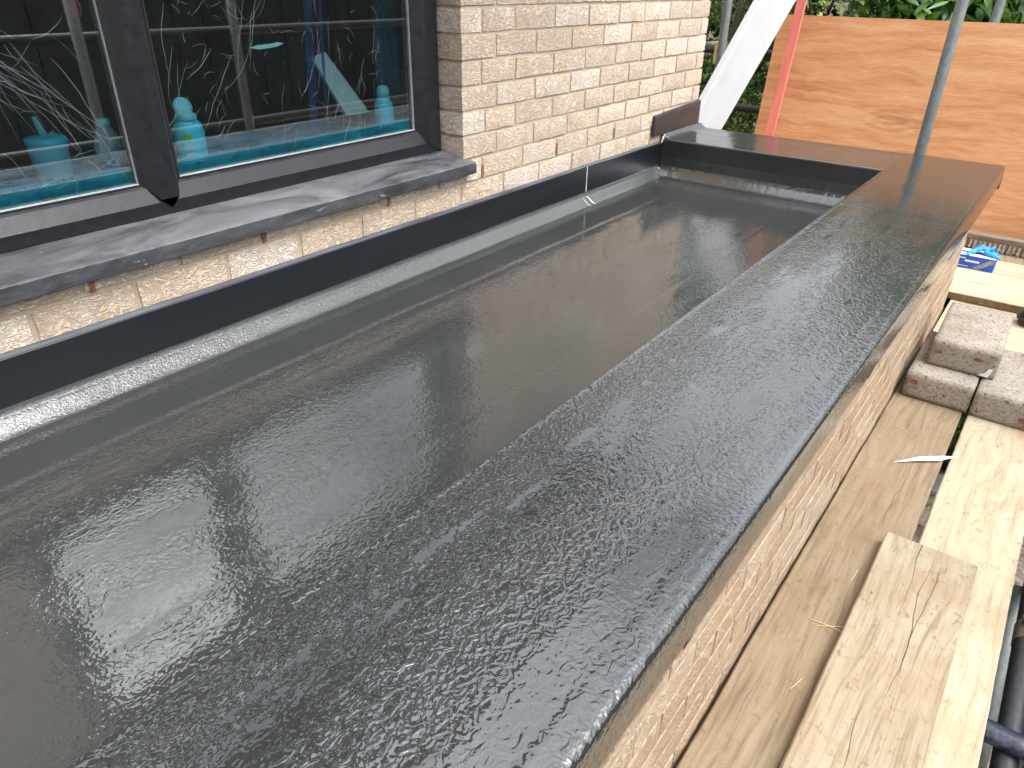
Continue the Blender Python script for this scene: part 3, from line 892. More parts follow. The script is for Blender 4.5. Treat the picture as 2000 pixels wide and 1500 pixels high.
# big cyan flip-top bottle
jg = empty('flip_top_bottle', (-.205, -.458, BZ + .003))
tag(jg, 'bright cyan bottle with open flip cap and yellow label marks beside the mullion', 'bottle')
lathe('body', [(.034, 0), (.039, .004), (.040, .03), (.040, .115), (.036, .132), (.026, .143), (.024, .150)], M_CYAN, jg, 28, .72, 1.0)
lathe('collar', [(.0245, .143), (.0255, .145), (.0255, .156), (.022, .158)], M_CYAN2, jg, 24)
bm = bmesh.new(); add_lathe(bm, [(.010, 0), (.0235, .001), (.0245, .006), (.0235, .011), (.012, .0125)], 24)
bmesh.ops.rotate(bm, verts=bm.verts, cent=(0, 0, 0), matrix=Matrix.Rotation(1.25, 3, 'Y'))
bmesh.ops.translate(bm, verts=bm.verts, vec=(-.012, .0, .170))
cp = bm_obj('flip_cap', bm, M_CYAN2, jg); smooth_sides(cp)
for (z0, z1, y0, y1, m) in ((.100, .114, -.030, -.012, M_LABELY), (.016, .024, -.030, -.004, M_LABELY), (.076, .092, -.030, -.010, M_CYANW), (.052, .068, -.030, -.010, M_CYANW), (.030, .044, -.030, -.010, M_CYANW)):
    bm = bmesh.new(); vsx = []
    for i in range(6):
        y = y0 + (y1 - y0) * i / 5
        x = .72 * math.sqrt(max(0, .0412 ** 2 - y * y))
        vsx.append((bm.verts.new((x, y, z0)), bm.verts.new((x, y, z1))))
    for a, b in zip(vsx, vsx[1:]): bm.faces.new((a[0], b[0], b[1], a[1]))
    bm_obj('label_print', bm, m, jg)

# trigger-less spray bottle at the right of the window
sb = empty('spray_bottle', (-.222, .236, BZ + .003))
tag(sb, 'slim cyan bottle with domed cap at the right end of the window', 'bottle')
lathe('body', [(.026, 0), (.030, .003), (.031, .05), (.0315, .085), (.029, .105), (.021, .122), (.017, .127)], M_CYAN, sb, 24)
lathe('cap', [(.0165, .124), (.0205, .126), (.0205, .148), (.015, .158), (.006, .161)], M_CYAN2, sb, 24)
# pale board placed inside the glass, standing in for a reflection
wp = mobj('reflection_board', [(-.30, .035, .957), (-.30, .085, .972), (-.27, .215, .790), (-.27, .120, .790), (-.312, .035, .957), (-.312, .085, .972), (-.282, .215, .790), (-.282, .120, .790)],
          [(0, 1, 2, 3), (4, 7, 6, 5), (0, 4, 5, 1), (1, 5, 6, 2), (2, 6, 7, 3), (3, 7, 4, 0)], M_GREYBOARD)
tag(wp, 'pale angled board behind the right pane, standing in for a reflection', 'board')
P = np.zeros((12, 6, 3))
for i, zz in enumerate(np.linspace(1.085, 1.30, 12)):
    for j, yy in enumerate(np.linspace(-.638, -.612, 6)):
        P[i, j] = (-.29 + .005 * math.sin(j * 1.3 + i * .4), yy + .012 * (zz - 1.09), zz)
rc = grid_obj('red_cloth', P, M_RED)
tag(rc, 'red strip of cloth hanging behind the top of the left pane', 'cloth')

# ------------------------------------------------------------------ flat roof (resin membrane)
roof = empty('flat_roof', (.6, 0, .345))
tag(roof, 'glossy wet dark grey resin flat roof with raised parapet capping', 'flat roof')
def R_(o):
    o.parent = roof; o.matrix_parent_inverse = Matrix.Translation((-.6, 0, -.345)); return o
RY0 = -2.6
FZ, PZ = .345, .517
XI, XO = 1.0, 1.388
YI, YO = 1.807, 2.235
def und(x, y, a=1.0):
    return a * (.0011 * mnoise.noise(Vector((x * 3.1, y * 1.3, 1))) + .0007 * mnoise.noise(Vector((x * 9, y * 4.0, 7))) + .00022 * mnoise.noise(Vector((x * 30, y * 14, 3))))
def lapstep(d, w=.012):         # smooth step
    t = min(1, max(0, d / w + .5)); return t * t * (3 - 2 * t)
xs = np.linspace(.030, 1.0, 130); ysf = np.linspace(RY0, 1.80, 420)
P = np.zeros((len(ysf), len(xs), 3))
for i, y in enumerate(ysf):
    e1 = .215 + .006 * mnoise.noise(Vector((y * 3, 0, 0))); e2 = .30 + .008 * mnoise.noise(Vector((y * 2.3, 4, 0)))
    for j, x in enumerate(xs):
        z = FZ + und(x, y) + .0007 * lapstep(x - .735 - .004 * mnoise.noise(Vector((y * 4, 9, 0))), .006) + .0014 * (1 - lapstep(x - e1)) + .0006 * (1 - lapstep(x - e2, .018)) + .0011 * (1 - lapstep(1.56 - y))
        P[i, j] = (x, y, z)
R_(grid_obj('floor_membrane', P, M_RESIN))
# cove along the house wall
def cove(name, fn, n_len, prof):
    P = np.zeros((n_len, len(prof), 3))
    for i in range(n_len):
        for j, pq in enumerate(prof): P[i, j] = fn(i / (n_len - 1), j, pq)
    return R_(grid_obj(name, P, {'wall_cove': M_RESIN_COVE, 'far_cove': M_RESIN_CAP}.get(name, M_RESIN_UP)))
def edge_n(t, j, s): return .0010 * mnoise.noise(Vector((t * 60, j * .3 + s, 0))) + .0006 * mnoise.noise(Vector((t * 240, j, s)))
wp_ = [(.0125, .397), (.0125, .3800), (.0160, .3780), (.0225, .3720), (.0300, .3645), (.0375, .3570), (.0450, .3500), (.0500, .3472), (.062, .3445)]
cove('wall_cove', lambda t, j, p: (p[0] + (edge_n(t, j, 1) if 1 < j else 0), RY0 + t * (1.792 - RY0), p[1] + (edge_n(t, j, 5) * .8 if j > 0 else 0) + und(p[0], RY0 + t * 4.4)), 420, wp_)
# upstand and cove of the far end
up = [(YI - .0008, .508), (YI - .0015, .440), (YI - .0025, .432), (YI - .004, .427), (YI - .004, .395), (YI - .007, .388), (YI - .018, .376), (YI - .032, .363), (YI - .046, .352), (YI - .060, .3475), (YI - .075, .3445)]
cove('far_upstand', lambda t, j, p: (.0165 + t * (1.003 - .0165), p[0] + edge_n(t, j, 9) * .5, p[1] + edge_n(t, j, 12) * (.8 if 0 < j else 0)), 140, up[:6])
cove('far_cove', lambda t, j, p: (.0165 + t * (1.003 - .0165), p[0] - .0006 + edge_n(t, j, 9) * 1.2, p[1] + edge_n(t, j, 12) * .8), 140, up[4:])
# upstand of the long parapet (seen only from the house side)
up2 = [(1.0005, .508), (.999, .44), (.997, .395), (.990, .383), (.975, .366), (.955, .350), (.930, .3445)]
cove('long_upstand', lambda t, j, p: (p[0] + edge_n(t, j, 19) * .5, RY0 + t * (1.80 - RY0), p[1]), 220, up2)

# long parapet capping: profile across x, run along y, rounded end
def round_prof(x_in, x_out):
    L = []
    L += [(x_in + .0005, PZ - .030), (x_in, PZ - .006)]
    for k in range(1, 6):
        a = math.pi / 2 * k / 5; L.append((x_in + .005 * (1 - math.cos(a)), PZ - .006 + .006 * math.sin(a)))
    for dx_ in (.007, .009, .012): L.append((x_in + dx_, PZ))
    n = 58
    for k in range(1, n):
        L.append((x_in + .013 + (x_out - .014 - x_in - .013) * k / n, PZ))
    for k in range(0, 7):
        a = math.pi / 2 * k / 6; L.append((x_out - .014 + .014 * math.sin(a), PZ - .011 + .011 * math.cos(a)))
    L += [(x_out + .0008, PZ - .03), (x_out + .0004, PZ - .05), (x_out, PZ - .075), (x_out - .003, PZ - .094), (x_out - .020, PZ - .096)]
    return L
pr = round_prof(XI, XO)
yl = list(np.linspace(RY0, YO - .014, 430))
tail = [(YO - .014 + .014 * math.sin(a), -.014 + .014 * math.cos(a)) for a in np.linspace(.26, math.pi / 2, 6)] + [(YO, -.04), (YO, -.07), (YO - .001, -.094)]
P = np.zeros((len(yl) + len(tail), len(pr), 3))
for i in range(P.shape[0]):
    y, dz = (yl[i], 0.0) if i < len(yl) else tail[i - len(yl)]
    lip_x = 1.352 + .003 * mnoise.noise(Vector((y * 5, 2, 0)))
    lap_y = 1.135 + .012
    for j, (x, z) in enumerate(pr):
        zz = z + dz
        xx = x
        if z > PZ - .0145:
            zz += und(x, y, 1.0) * min(1, max(0, (x - XI) / .05))
            zz += .0009 * math.exp(-((x - lip_x) / .004) ** 2) + .0006 * lapstep(x - lip_x, .02)
            zz += .0013 * math.exp(-((x - XI - .006) / .0045) ** 2) * (1 - lapstep(y - 1.79, .03))
            lp = lap_y + .02 * mnoise.noise(Vector((x * 6, 3, 0)))
            zz += .0006 * lapstep(y - lp, .03)
        elif x > 1.2:
            xx += .0012 * mnoise.noise(Vector((y * 6, z * 20, 3))) + .0006 * mnoise.noise(Vector((y * 30, z * 40, 3)))
            if z < PZ - .08: zz += .006 * mnoise.noise(Vector((y * 3.2, 8, 0))) + .002 * mnoise.noise(Vector((y * 14, 8, 4)))
        if i >= len(yl): zz = max(zz, PZ - .098 - .001 * j / len(pr))
        P[i, j] = (xx, y, zz)
cap1 = R_(grid_obj('long_capping', P, M_RESIN_CAP))
# far capping, run along x
xl = np.linspace(.016, 1.012, 130)
prf = round_prof(YI, YO)
P = np.zeros((len(xl), len(prf), 3))
for i, x in enumerate(xl):
    for j, (y, z) in enumerate(prf):
        zz = z
        if z > PZ - .013:
            zz += und(x, y, 1.0) + .0016 * math.exp(-((y - 2.195) / .006) ** 2) + .0010 * math.exp(-((y - 2.16) / .005) ** 2) + .0008 * math.exp(-((y - 2.05) / .008) ** 2) - .0006
            zz += .022 * max(0, 1 - (x - .016) / .05) ** 2      # cove up the wall
        P[i, j] = (x, y, zz)
R_(grid_obj('far_capping', P, M_RESIN))
# pale bits of resin and sealant at the joints
def ribbon(name, pts, w, mat, parent_fn, dirv):
    V = []
    for i, p in enumerate(pts):
        ww = w * (1 - abs(2 * i / (len(pts) - 1) - .9) * .6)
        p = Vector(p); d = Vector(dirv) * ww
        V += [p - d, p + d]
    F = [(2 * i, 2 * i + 1, 2 * i + 3, 2 * i + 2) for i in range(len(pts) - 1)]
    return parent_fn(mobj(name, V, F, mat))
for k, (dy, w) in enumerate(((0.0, .0042), (-.035, .0016))):
    pts = [(x + .0012, 1.135 + dy + .010 * i / 6 * (1 if k == 0 else .6), z + .0022) for i, (x, z) in enumerate(((.016, .3765), (.021, .3725), (.028, .3665), (.036, .3590), (.044, .3525), (.052, .3495), (.060, .3485)))]
    ribbon('resin_run', pts, w, M_SEAL, R_, (0, 1, 0))
bm = bmesh.new()
for (p, r) in (((.020, 1.800, .5205), .0065), ((.019, 1.797, .512), .005), ((.018, 1.792, .503), .004), ((.0185, 1.790, .378), .0055), ((.020, 1.787, .366), .0045), ((.024, 1.784, .357), .003)):
    rr = bmesh.ops.create_icosphere(bm, subdivisions=2, radius=r)
    for v in rr['verts']:
        v.co = Vector((v.co.x * .8, v.co.y * .8, v.co.z * 1.6)) + Vector(p) + mnoise.noise_vector(v.co * 300) * r * .3
R_(bm_obj('sealant_blob', bm, M_SEAL, None, True))

# ------------------------------------------------------------------ parapet brickwork under the capping
pw = empty('parapet_wall', (1.2, 0, GZ))
tag(pw, 'low buff brick parapet wall under the dark capping beside the boards', 'wall')
pm = bmesh.new()
add_box(pm, 1.12, 1.3325, RY0, 2.196, GZ, .436)
add_box(pm, .03, 1.1195, 1.95, 2.196, GZ, .436)
core = bm_obj('mortar', pm, M_MORTAR)   # raked joints
core.parent = pw; core.matrix_parent_inverse = Matrix.Translation((-1.2, 0, -GZ))
for k in range(8):
    z0 = .425 - .075 * (k + 1)
    ph = .07 if k % 2 else .18
    js = [RY0] + [ph + .225 * i + random.uniform(-.008, .008) for i in range(-11, 10)] + [2.205]
    js = [j for j in js if j <= 2.205]
    for a, b in zip(js, js[1:]):
        if b < -1.15 or b - a < .03: continue
        me = brick_data(b - a - .009)
        o = bpy.data.objects.new('brick', me); COL.objects.link(o); o.parent = core
        o.material_slots[0].link = 'OBJECT'; o.material_slots[0].material = M_BRICK_TAN
        o.matrix_local = Matrix.Translation((1.3358 + random.uniform(-.0007, .0007), (a + b) / 2, z0 + .0375)) @ Matrix.Rotation(random.uniform(-.002, .002), 4, 'Z')

# ------------------------------------------------------------------ scaffold deck boards
DZ = -.13
def board(x0, x1, y0, y1, ztop, mat, label, axis='Y', rz=0.0, group=None, wob=.0022, ends=True):
    """a timber board with slightly wavy worn edges"""
    L = (y1 - y0) if axis == 'Y' else (x1 - x0)
    Wd = (x1 - x0) if axis == 'Y' else (y1 - y0)
    th = .038
    n = max(12, int(L / .03))
    c = .0035
    sd = random.uniform(0, 50)
    prof = [(-Wd / 2, -th + c), (-Wd / 2 + c, -th), (Wd / 2 - c, -th), (Wd / 2, -th + c), (Wd / 2, -c), (Wd / 2 - c, 0), (Wd / 6, 0), (-Wd / 6, 0), (-Wd / 2 + c, 0), (-Wd / 2, -c)]
    V = []
    for i in range(n + 1):
        t = -L / 2 + L * i / n
        for (u, w) in prof:
            e = mnoise.noise(Vector((t * 5 + sd, u * 4, w * 20))) * wob + mnoise.noise(Vector((t * 26 + sd, u * 9, w * 30))) * wob * .5
            uu = u + (e if abs(u) > Wd / 3 else 0)
            ww = w + (.4 * e if w > -.01 else 0)
            V.append((uu, t, ww) if axis == 'Y' else (t, uu, ww))
    m = len(prof)
    F = [(i * m + j, i * m + (j + 1) % m, (i + 1) * m + (j + 1) % m, (i + 1) * m + j) for i in range(n) for j in range(m)]
    F += [tuple(range(m)), tuple(n * m + j for j in range(m))]
    o = mobj('scaffold_board', V, F, mat)
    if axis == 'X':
        o.data.materials.append(M_EDGE)  # cross boards: weathered sides, darkened so the step front reads shaded
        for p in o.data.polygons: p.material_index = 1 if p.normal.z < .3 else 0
    o.location = ((x0 + x1) / 2, (y0 + y1) / 2, ztop)
    o.rotation_euler = (0, 0, rz)
    tag(o, label, 'board', group or 'scaffold boards')
    return o
board(1.3435, 1.5665, -1.9, 1.735, DZ, M_WOOD1, 'brown dirty scaffold board running beside the brick parapet', rz=.004)
board(1.5795, 1.8045, -1.9, 1.735, DZ, M_WOOD2, 'pale scaffold board running under the right hand block')
board(1.5045, 1.7185, -1.9, .305, DZ + .0385, M_WOOD3, 'split scaffold board lying on top of two others')
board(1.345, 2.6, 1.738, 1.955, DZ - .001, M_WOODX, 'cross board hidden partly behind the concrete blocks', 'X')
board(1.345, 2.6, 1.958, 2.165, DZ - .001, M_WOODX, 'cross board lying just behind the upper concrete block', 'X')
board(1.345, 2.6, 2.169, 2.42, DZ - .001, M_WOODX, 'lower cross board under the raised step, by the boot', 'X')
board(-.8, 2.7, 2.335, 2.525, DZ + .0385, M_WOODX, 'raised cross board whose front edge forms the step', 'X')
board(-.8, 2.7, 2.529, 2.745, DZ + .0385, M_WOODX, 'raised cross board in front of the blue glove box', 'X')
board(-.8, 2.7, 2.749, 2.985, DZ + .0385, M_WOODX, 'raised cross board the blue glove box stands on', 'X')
board(-.8, 2.7, 2.99, 3.21, DZ + .0385, M_WOOD1, 'rearmost raised cross board below the plywood sheet', 'X')

# unseen overhead boards, added for dark reflections and sky slits in the wet capping
board(.062, .268, -3.0, 1.15, 2.02, M_WOOD1, 'unseen overhead scaffold board next to the wall, added to darken the capping reflections')
board(.290, .500, -3.0, 1.15, 2.02, M_WOOD1, 'unseen outer overhead scaffold board, added to darken the capping reflections')
# ------------------------------------------------------------------ concrete blocks
def block(loc, rz, label, marks=(), chip=None):
    bm = bmesh.new()
    add_box(bm, -.1075, .1075, -.22, .22, 0, .10)
    for ax, cuts in ((0, 11), (1, 21), (2, 5)):
        es = [e for e in bm.edges if abs((e.verts[1].co - e.verts[0].co)[ax]) > .7 * (e.verts[1].co - e.verts[0].co).length]
        bmesh.ops.subdivide_edges(bm, edges=es, cuts=cuts, use_grid_fill=True)
    sd = loc[0] * 31
    for v in bm.verts:
        co = v.co.copy()
        k = sum((abs(abs(co.x) - .1075) < 1e-4, abs(abs(co.y) - .22) < 1e-4, co.z < 1e-4 or co.z > .0999))
        nv = mnoise.noise_vector(co * 70 + Vector((sd, 0, 0)))
        v.co += nv * .0011
        if k >= 2:
            v.co -= Vector((math.copysign(1, co.x) if abs(abs(co.x) - .1075) < 1e-4 else 0, math.copysign(1, co.y) if abs(abs(co.y) - .22) < 1e-4 else 0, (-1 if co.z < .05 else 1) if (co.z < 1e-4 or co.z > .0999) else 0)) * (.0022 + .003 * max(0, nv.x))
    o = empty('concrete_block', loc, (0, 0, rz))
    bm_obj('body', bm, M_BLOCK, o, True)
    for (x, z, w, h) in marks:
        bmk = bmesh.new(); ctr = bmk.verts.new((x, -.2218, z)); ring = []
        for i in range(18):
            a = 2 * math.pi * i / 18; r = 1 + .5 * mnoise.noise(Vector((i * 1.7, x * 50, z * 50)))
            ring.append(bmk.verts.new((x + w * r * math.cos(a), -.2218, z + h * r * math.sin(a))))
        for i in range(18): bmk.faces.new((ctr, ring[i], ring[(i + 1) % 18]))
        mk = bm_obj('crayon_mark', bmk, M_REDMARK, o)
    if chip:
        x, z = chip
        bmk = bmesh.new()
        q = [bmk.verts.new((x + a, -.2222, z + b)) for a, b in ((-.018, -.012), (.012, -.014), (.018, .002), (.020, .022), (.008, .018), (.002, .002), (-.008, -.004))]
        bmk.faces.new(q)
        bm_obj('mortar_smear', bmk, M_PAPER, o)
    return tag(o, label, 'block', 'concrete blocks on the boards')
block((1.4665, 1.412, DZ + .001), .0, 'grey concrete block on the boards against the brick parapet', ((-.078, .064, .013, .010),))
block((1.686, 1.405, DZ + .001), .0, 'grey concrete block on the boards at the right edge of the photo', ((.045, .035, .012, .010),))
block((1.502, 1.512, DZ + .102), .022, 'upper concrete block stacked on top of the other two', ((-.082, .058, .014, .006), (.045, .062, .016, .006)), (.075, .020))

# ------------------------------------------------------------------ plywood sheet, batten, white board
ply = empty('plywood_sheet', (-.05, 3.19, DZ + .040), (-.148, 0, 0))
tag(ply, 'orange plywood sheet with a dark knot leaning behind the roof', 'plywood')
P = np.zeros((24, 60, 3))
bm = bmesh.new()
add_box(bm, 0, 2.3, 0, .012, 0, 1.108)
ed = bm_obj('core', bm, M_PLYEDGE, ply)
for i, zz in enumerate(np.linspace(.0012, 1.1068, 24)):
    for j, xx in enumerate(np.linspace(.0012 , 2.2988, 60)):
        jit = .0022 * mnoise.noise(Vector((zz * 30, 0, 0))) if j == 0 else 0
        P[i, j] = (xx + jit, -.0012, zz + (.0014 * mnoise.noise(Vector((xx * 25, 0, 4))) if i == 23 else 0))
grid_obj('face_veneer', P, M_PLY, ply)

bt = box('batten', -.026, .026, -.010, .010, 0, 1.75, M_BATTEN, None, .002)
bt.location = (.055, 3.135, DZ + .04); bt.rotation_euler = (-.062, .045, 0)
tag(bt, 'pinkish red timber batten leaning against the plywood', 'batten')

# white upvc board leaning behind the corner of the house
def upvc_board():
    a0, a1 = Vector((-.152, 2.42, .483)), Vector((.043, 2.65, 1.091))     # left edge low / high
    b0, b1 = Vector((.053, 2.42, .502)), Vector((.247, 2.65, 1.096))      # right edge
    up_ = (a1 - a0).normalized()
    rt = ((b0 - a0) - up_ * (b0 - a0).dot(up_)).normalized()
    nn = up_.cross(rt)
    if nn.y > 0: nn = -nn
    w = .196
    # profile across the board: raised lip, groove, flat, folded edge
    pf = [(0, .004), (.0, .012), (.030, .012), (.034, .004), (.046, .0025), (.126, .0025), (.128, .0008), (.131, .0030), (w, .0030), (w + .003, .0005), (w + .003, -.010), (w, -.012), (0, -.006)]
    bot, top = -.62, 1.35
    V = []
    for s in (bot, top):
        for (u, h) in pf:
            V.append(a0 + up_ * s + rt * u + nn * h)
    n = len(pf)
    F = [(i, (i + 1) % n, n + (i + 1) % n, n + i) for i in range(n)] + [tuple(range(n)), tuple(range(n, 2 * n))]
    o = mobj('fascia_board', V, F, M_UPVC)
    return tag(o, 'long white plastic fascia board leaning diagonally behind the brick corner', 'fascia board')
upvc_board()

# ------------------------------------------------------------------ scaffold tubes
TR = .0242
def sc_tube(p0, p1, mat, label, r=TR):
    bm = bmesh.new()
    add_tube(bm, p0, p1, r, 22)
    o = bm_obj('scaffold_tube', bm, mat); smooth_sides(o)
    return tag(o, label, 'scaffold tube', 'scaffold tubes')
sc_tube((1.028, 2.42, GZ), (1.028, 2.42, 2.9), M_GALV, 'upright grey scaffold tube in front of the plywood by the parapet')
sc_tube((1.045, 3.56, GZ), (1.045, 3.56, 2.9), M_GALV, 'upright grey scaffold tube behind the right part of the plywood')
sc_tube((-.235, 2.98, GZ), (-.235, 2.98, 2.9), M_GALV, 'upright grey scaffold tube between house corner and white board')
sc_tube((-1.6, 3.62, .425), (2.8, 3.62, .425), M_DARKTUBE, 'lower horizontal dark tube passing behind the plywood')
sc_tube((-1.6, 3.95, .745), (2.8, 3.95, .745), M_DARKTUBE, 'upper horizontal dark tube passing behind the white board')
bl = empty('scaffold_tube', (-1.2, 3.46, .79))
tag(bl, 'blue painted scaffold tube end by the house corner', 'scaffold tube', 'scaffold tubes')
tube('tube', (-.2, 0, .0), (.66, 0, .015), TR, M_BLUEPAINT, bl, 20)
tube('grey_end', (.66, 0, .015), (.755, 0, .0165), TR * 1.004, M_GALV, bl, 20)
tube('coupler', (.745, 0, .016), (.80, 0, .017), .034, M_COUPLER, bl, 16)
box('clip', .735, .775, -.04, -.02, -.09, .045, M_YELLOW, bl, .004)
sc_tube((2.06, -2.2, .42), (2.06, 3.3, .42), M_DARKTUBE, 'lower guard rail tube outside the deck, mirrored in the window')
sc_tube((2.06, -2.2, .90), (2.06, 3.3, .90), M_DARKTUBE, 'upper guard rail tube outside the deck, mirrored in the window')
sc_tube((.03, 1.05, 1.957), (2.12, 1.05, 1.957), M_DARKTUBE, 'overhead transom tube carrying the upper boards at their far end')
sc_tube((.03, -2.7, 1.957), (2.12, -2.7, 1.957), M_DARKTUBE, 'overhead transom tube carrying the upper boards behind the camera')
sc_tube((2.01, 1.10, GZ), (2.01, 1.10, 2.4), M_TUBE2, 'upright tube outside the deck by the guard rails, right of the blocks')
sc_tube((2.01, -2.65, GZ), (2.01, -2.65, 2.4), M_TUBE2, 'upright tube outside the deck behind the camera')
# under and beyond the boards at the right
sc_tube((1.865, -2.0, -.235), (1.865, 3.2, -.235), M_DARKTUBE, 'dark ledger tube running just below the pale board edge')
sc_tube((1.30, .92, -.193), (2.4, .92, -.193), M_DARKTUBE, 'dark cross tube under the boards seen through the gap')
sc_tube((1.30, -.10, -.193), (2.4, -.10, -.193), M_DARKBLUE, 'blue painted tube end below the board at bottom right')
sc_tube((1.945, .235, GZ), (1.945, .235, 2.0), M_TUBE2, 'upright grey scaffold tube at the lower right corner')
sc_tube((1.84, .55, -.28), (1.93, .20, -.95), M_GALV, 'slanting grey tube below the coupler at lower right')
cpl = empty('tube_coupler', (1.875, .30, -.24))
tag(cpl, 'rusty scaffold coupler beside the pale board at lower right', 'coupler')
tube('clamp', (0, -.035, 0), (0, .035, 0), .036, M_COUPLER, cpl, 18)
tube('clamp', (.04, .0, -.03), (.04, .0, .035), .035, M_COUPLER, cpl, 18)
tube('bolt', (-.02, .02, .03), (-.02, .02, .062), .008, M_COUPLER, cpl, 8)
box('nut', -.03, -.01, .01, .03, .036, .048, M_COUPLER, cpl, .003)

# rubble on the ground below
bm = bmesh.new()
for i in range(900):
    x = 1.5 + abs(random.gauss(0, 1.1)); y = random.uniform(.3, 4.5)
    r = random.choice((.03, .05, .05, .08, .12)) * random.uniform(.6, 1.3)
    rr = bmesh.ops.create_icosphere(bm, subdivisions=1, radius=r)
    sd = Vector((i * .7, 0, 0)); sq = Vector((random.uniform(.6, 1.3), random.uniform(.6, 1.3), random.uniform(.35, .8)))
    rot = Matrix.Rotation(random.uniform(0, 6.28), 3, 'Z') @ Matrix.Rotation(random.uniform(-.5, .5), 3, 'X')
    for v in rr['verts']:
        c = v.co + mnoise.noise_vector(v.co * 14 + sd) * r * .7
        v.co = rot @ Vector((c.x * sq.x, c.y * sq.y, c.z * sq.z)) + Vector((x, y, GZ + r * .35))
rb = bm_obj('rubble', bm, M_STONE)
tag(rb, 'broken stone and brick rubble on the ground below', 'rubble', kind='stuff')

# ------------------------------------------------------------------ glove box, gloves, broom, boot
gbx = empty('glove_box', (1.342, 2.80, DZ + .039))
tag(gbx, 'blue and white cardboard glove box on the boards', 'box')
w, d, h = .113, .062, .066
bm = bmesh.new(); add_box(bm, -w, w, -d, d, 0, h, .0012)
bm_obj('carton', bm, M_BOXB, gbx)
bm = bmesh.new(); add_box(bm, -w + .002, w - .002, -d + .002, d - .002, h + .0002, h + .0012)
tp = bm_obj('top_print', bm, M_BOXW, gbx)
for (x0, x1, y0, y1) in ((-.06, .06, -.016, .016), (-.1, -.03, -.05, -.035)):
    o = box('slot', x0, x1, y0, y1, h + .0014, h + .0018, M_BOXB, tp)
for (x0, x1, z0, z1, m) in ((-.10, -.02, .049, .054, M_BOXW), (-.10, -.062, .040, .047, M_BOXW), (-.02, .045, .034, .044, M_BOXW), (-.11, .0, .010, .013, M_BOXW)):
    box('front_print', x0, x1, -d - .0012, -d - .0004, z0, z1, m, gbx)
o = mobj('hand_print', [(.018, -d - .001, .004), (.05, -d - .001, .004), (.108, -d - .001, .046), (.108, -d - .001, .062), (.088, -d - .001, .060), (.05, -d - .001, .03)], [(0, 1, 2, 3, 4, 5)], M_BOXG, gbx)

def crumpled_glove(name, pts_list, mat, label):
    root = empty(name, pts_list['base'])
    bm = bmesh.new()
    for pts, r0, r1 in pts_list['lobes']:
        pts = [Vector(p) for p in pts]
        fine = []
        for a, b in zip(pts, pts[1:]):
            for s in range(5): fine.append(a.lerp(b, s / 5))
        fine.append(pts[-1])
        add_path(bm, fine, lambda t: (r0 + (r1 - r0) * t) * (1.0 - .35 * (t > .93)), 12)
    for v in bm.verts:
        v.co += mnoise.noise_vector(v.co * 55) * .006 + mnoise.noise_vector(v.co * 140) * .0025
        v.co.z = max(v.co.z, .001) * .8
    o = bm_obj('glove', bm, mat, root, True)
    return tag(root, label, 'glove')
crumpled_glove('nitrile_gloves', {'base': (1.385, 2.80, DZ + .039 + .067), 'lobes': [
    ([(-.055, -.03, .002), (-.035, -.012, .022), (.0, .008, .034), (.03, .02, .030)], .011, .017),
    ([(-.062, -.055, -.012), (-.05, -.03, .010), (-.02, .0, .024)], .010, .014),
    ([(.0, .0, .026), (.032, .004, .040), (.045, .012, .058)], .015, .009),
    ([(.01, -.01, .022), (.045, -.022, .016), (.078, -.040, .004)], .015, .011),
    ([(-.04, .02, .012), (-.015, .03, .036), (.02, .028, .022)], .012, .014),
    ([(.02, .012, .02), (.055, .0, .018), (.07, -.012, .012)], .014, .010)]}, M_GLOVE, 'crumpled bright blue nitrile gloves lying on the glove box')

br = empty('broom_head', (1.56, 3.115, DZ + .040))
tag(br, 'grey broom head with stiff bristles lying below the plywood', 'broom')
bm = bmesh.new(); add_box(bm, -.30, .30, .0, .055, .052, .080, .006, 2)
bm_obj('stock', bm, M_BROOM, br)
bm = bmesh.new()
for r_ in range(4):
    for i in range(26):
        x = -.285 + i * .0228 + random.uniform(-.002, .002); y = .006 + r_ * .012
        for k in range(7):
            dx, dy = random.uniform(-.009, .009), random.uniform(-.030, .0) - .012 * (r_ == 0)
            add_tube(bm, (x + dx * .3, y, .053), (x + dx, y + dy, random.uniform(.004, .014)), .0018, 3, .0013, False)
b_ = bm_obj('bristles', bm, M_BRISTLE, br); b_['kind'] = 'stuff'

# boot: sole and upper lofted along the foot
bo = empty('boot', (1.70, 2.235, DZ), (0, 0, .35))
tag(bo, 'black rubber boot with grey sole standing at the right edge', 'boot')
def loft(name, secs, mat, parent, n=20):
    bm = bmesh.new(); rings = []
    for (cx, cy, z, rx, ry) in secs:
        ring = []
        for k in range(n):
            a = 2 * math.pi * k / n
            c, s = math.cos(a), math.sin(a)
            e = .75
            ring.append(bm.verts.new((cx + rx * math.copysign(abs(c) ** e, c), cy + ry * math.copysign(abs(s) ** e, s), z)))
        rings.append(ring)
    for a, b in zip(rings, rings[1:]):
        for k in range(n): bm.faces.new((a[k], a[(k + 1) % n], b[(k + 1) % n], b[k]))
    bm.faces.new(rings[0][::-1]); bm.faces.new(rings[-1])
    o = bm_obj(name, bm, mat, parent); smooth_sides(o); return o
loft('sole', [(.055, 0, .0, .125, .043), (.055, 0, .004, .131, .047), (.055, 0, .022, .133, .049), (.055, 0, .030, .130, .047)], M_SOLE, bo)
loft('upper', [(.055, 0, .028, .126, .044), (.053, 0, .045, .126, .045), (.040, 0, .066, .108, .043), (.015, 0, .088, .080, .042), (-.005, 0, .112, .060, .043), (-.012, 0, .16, .053, .046), (-.012, 0, .24, .056, .051), (-.010, 0, .32, .060, .056), (-.010, 0, .325, .052, .048), (-.010, 0, .25, .046, .042)], M_BLACK, bo)
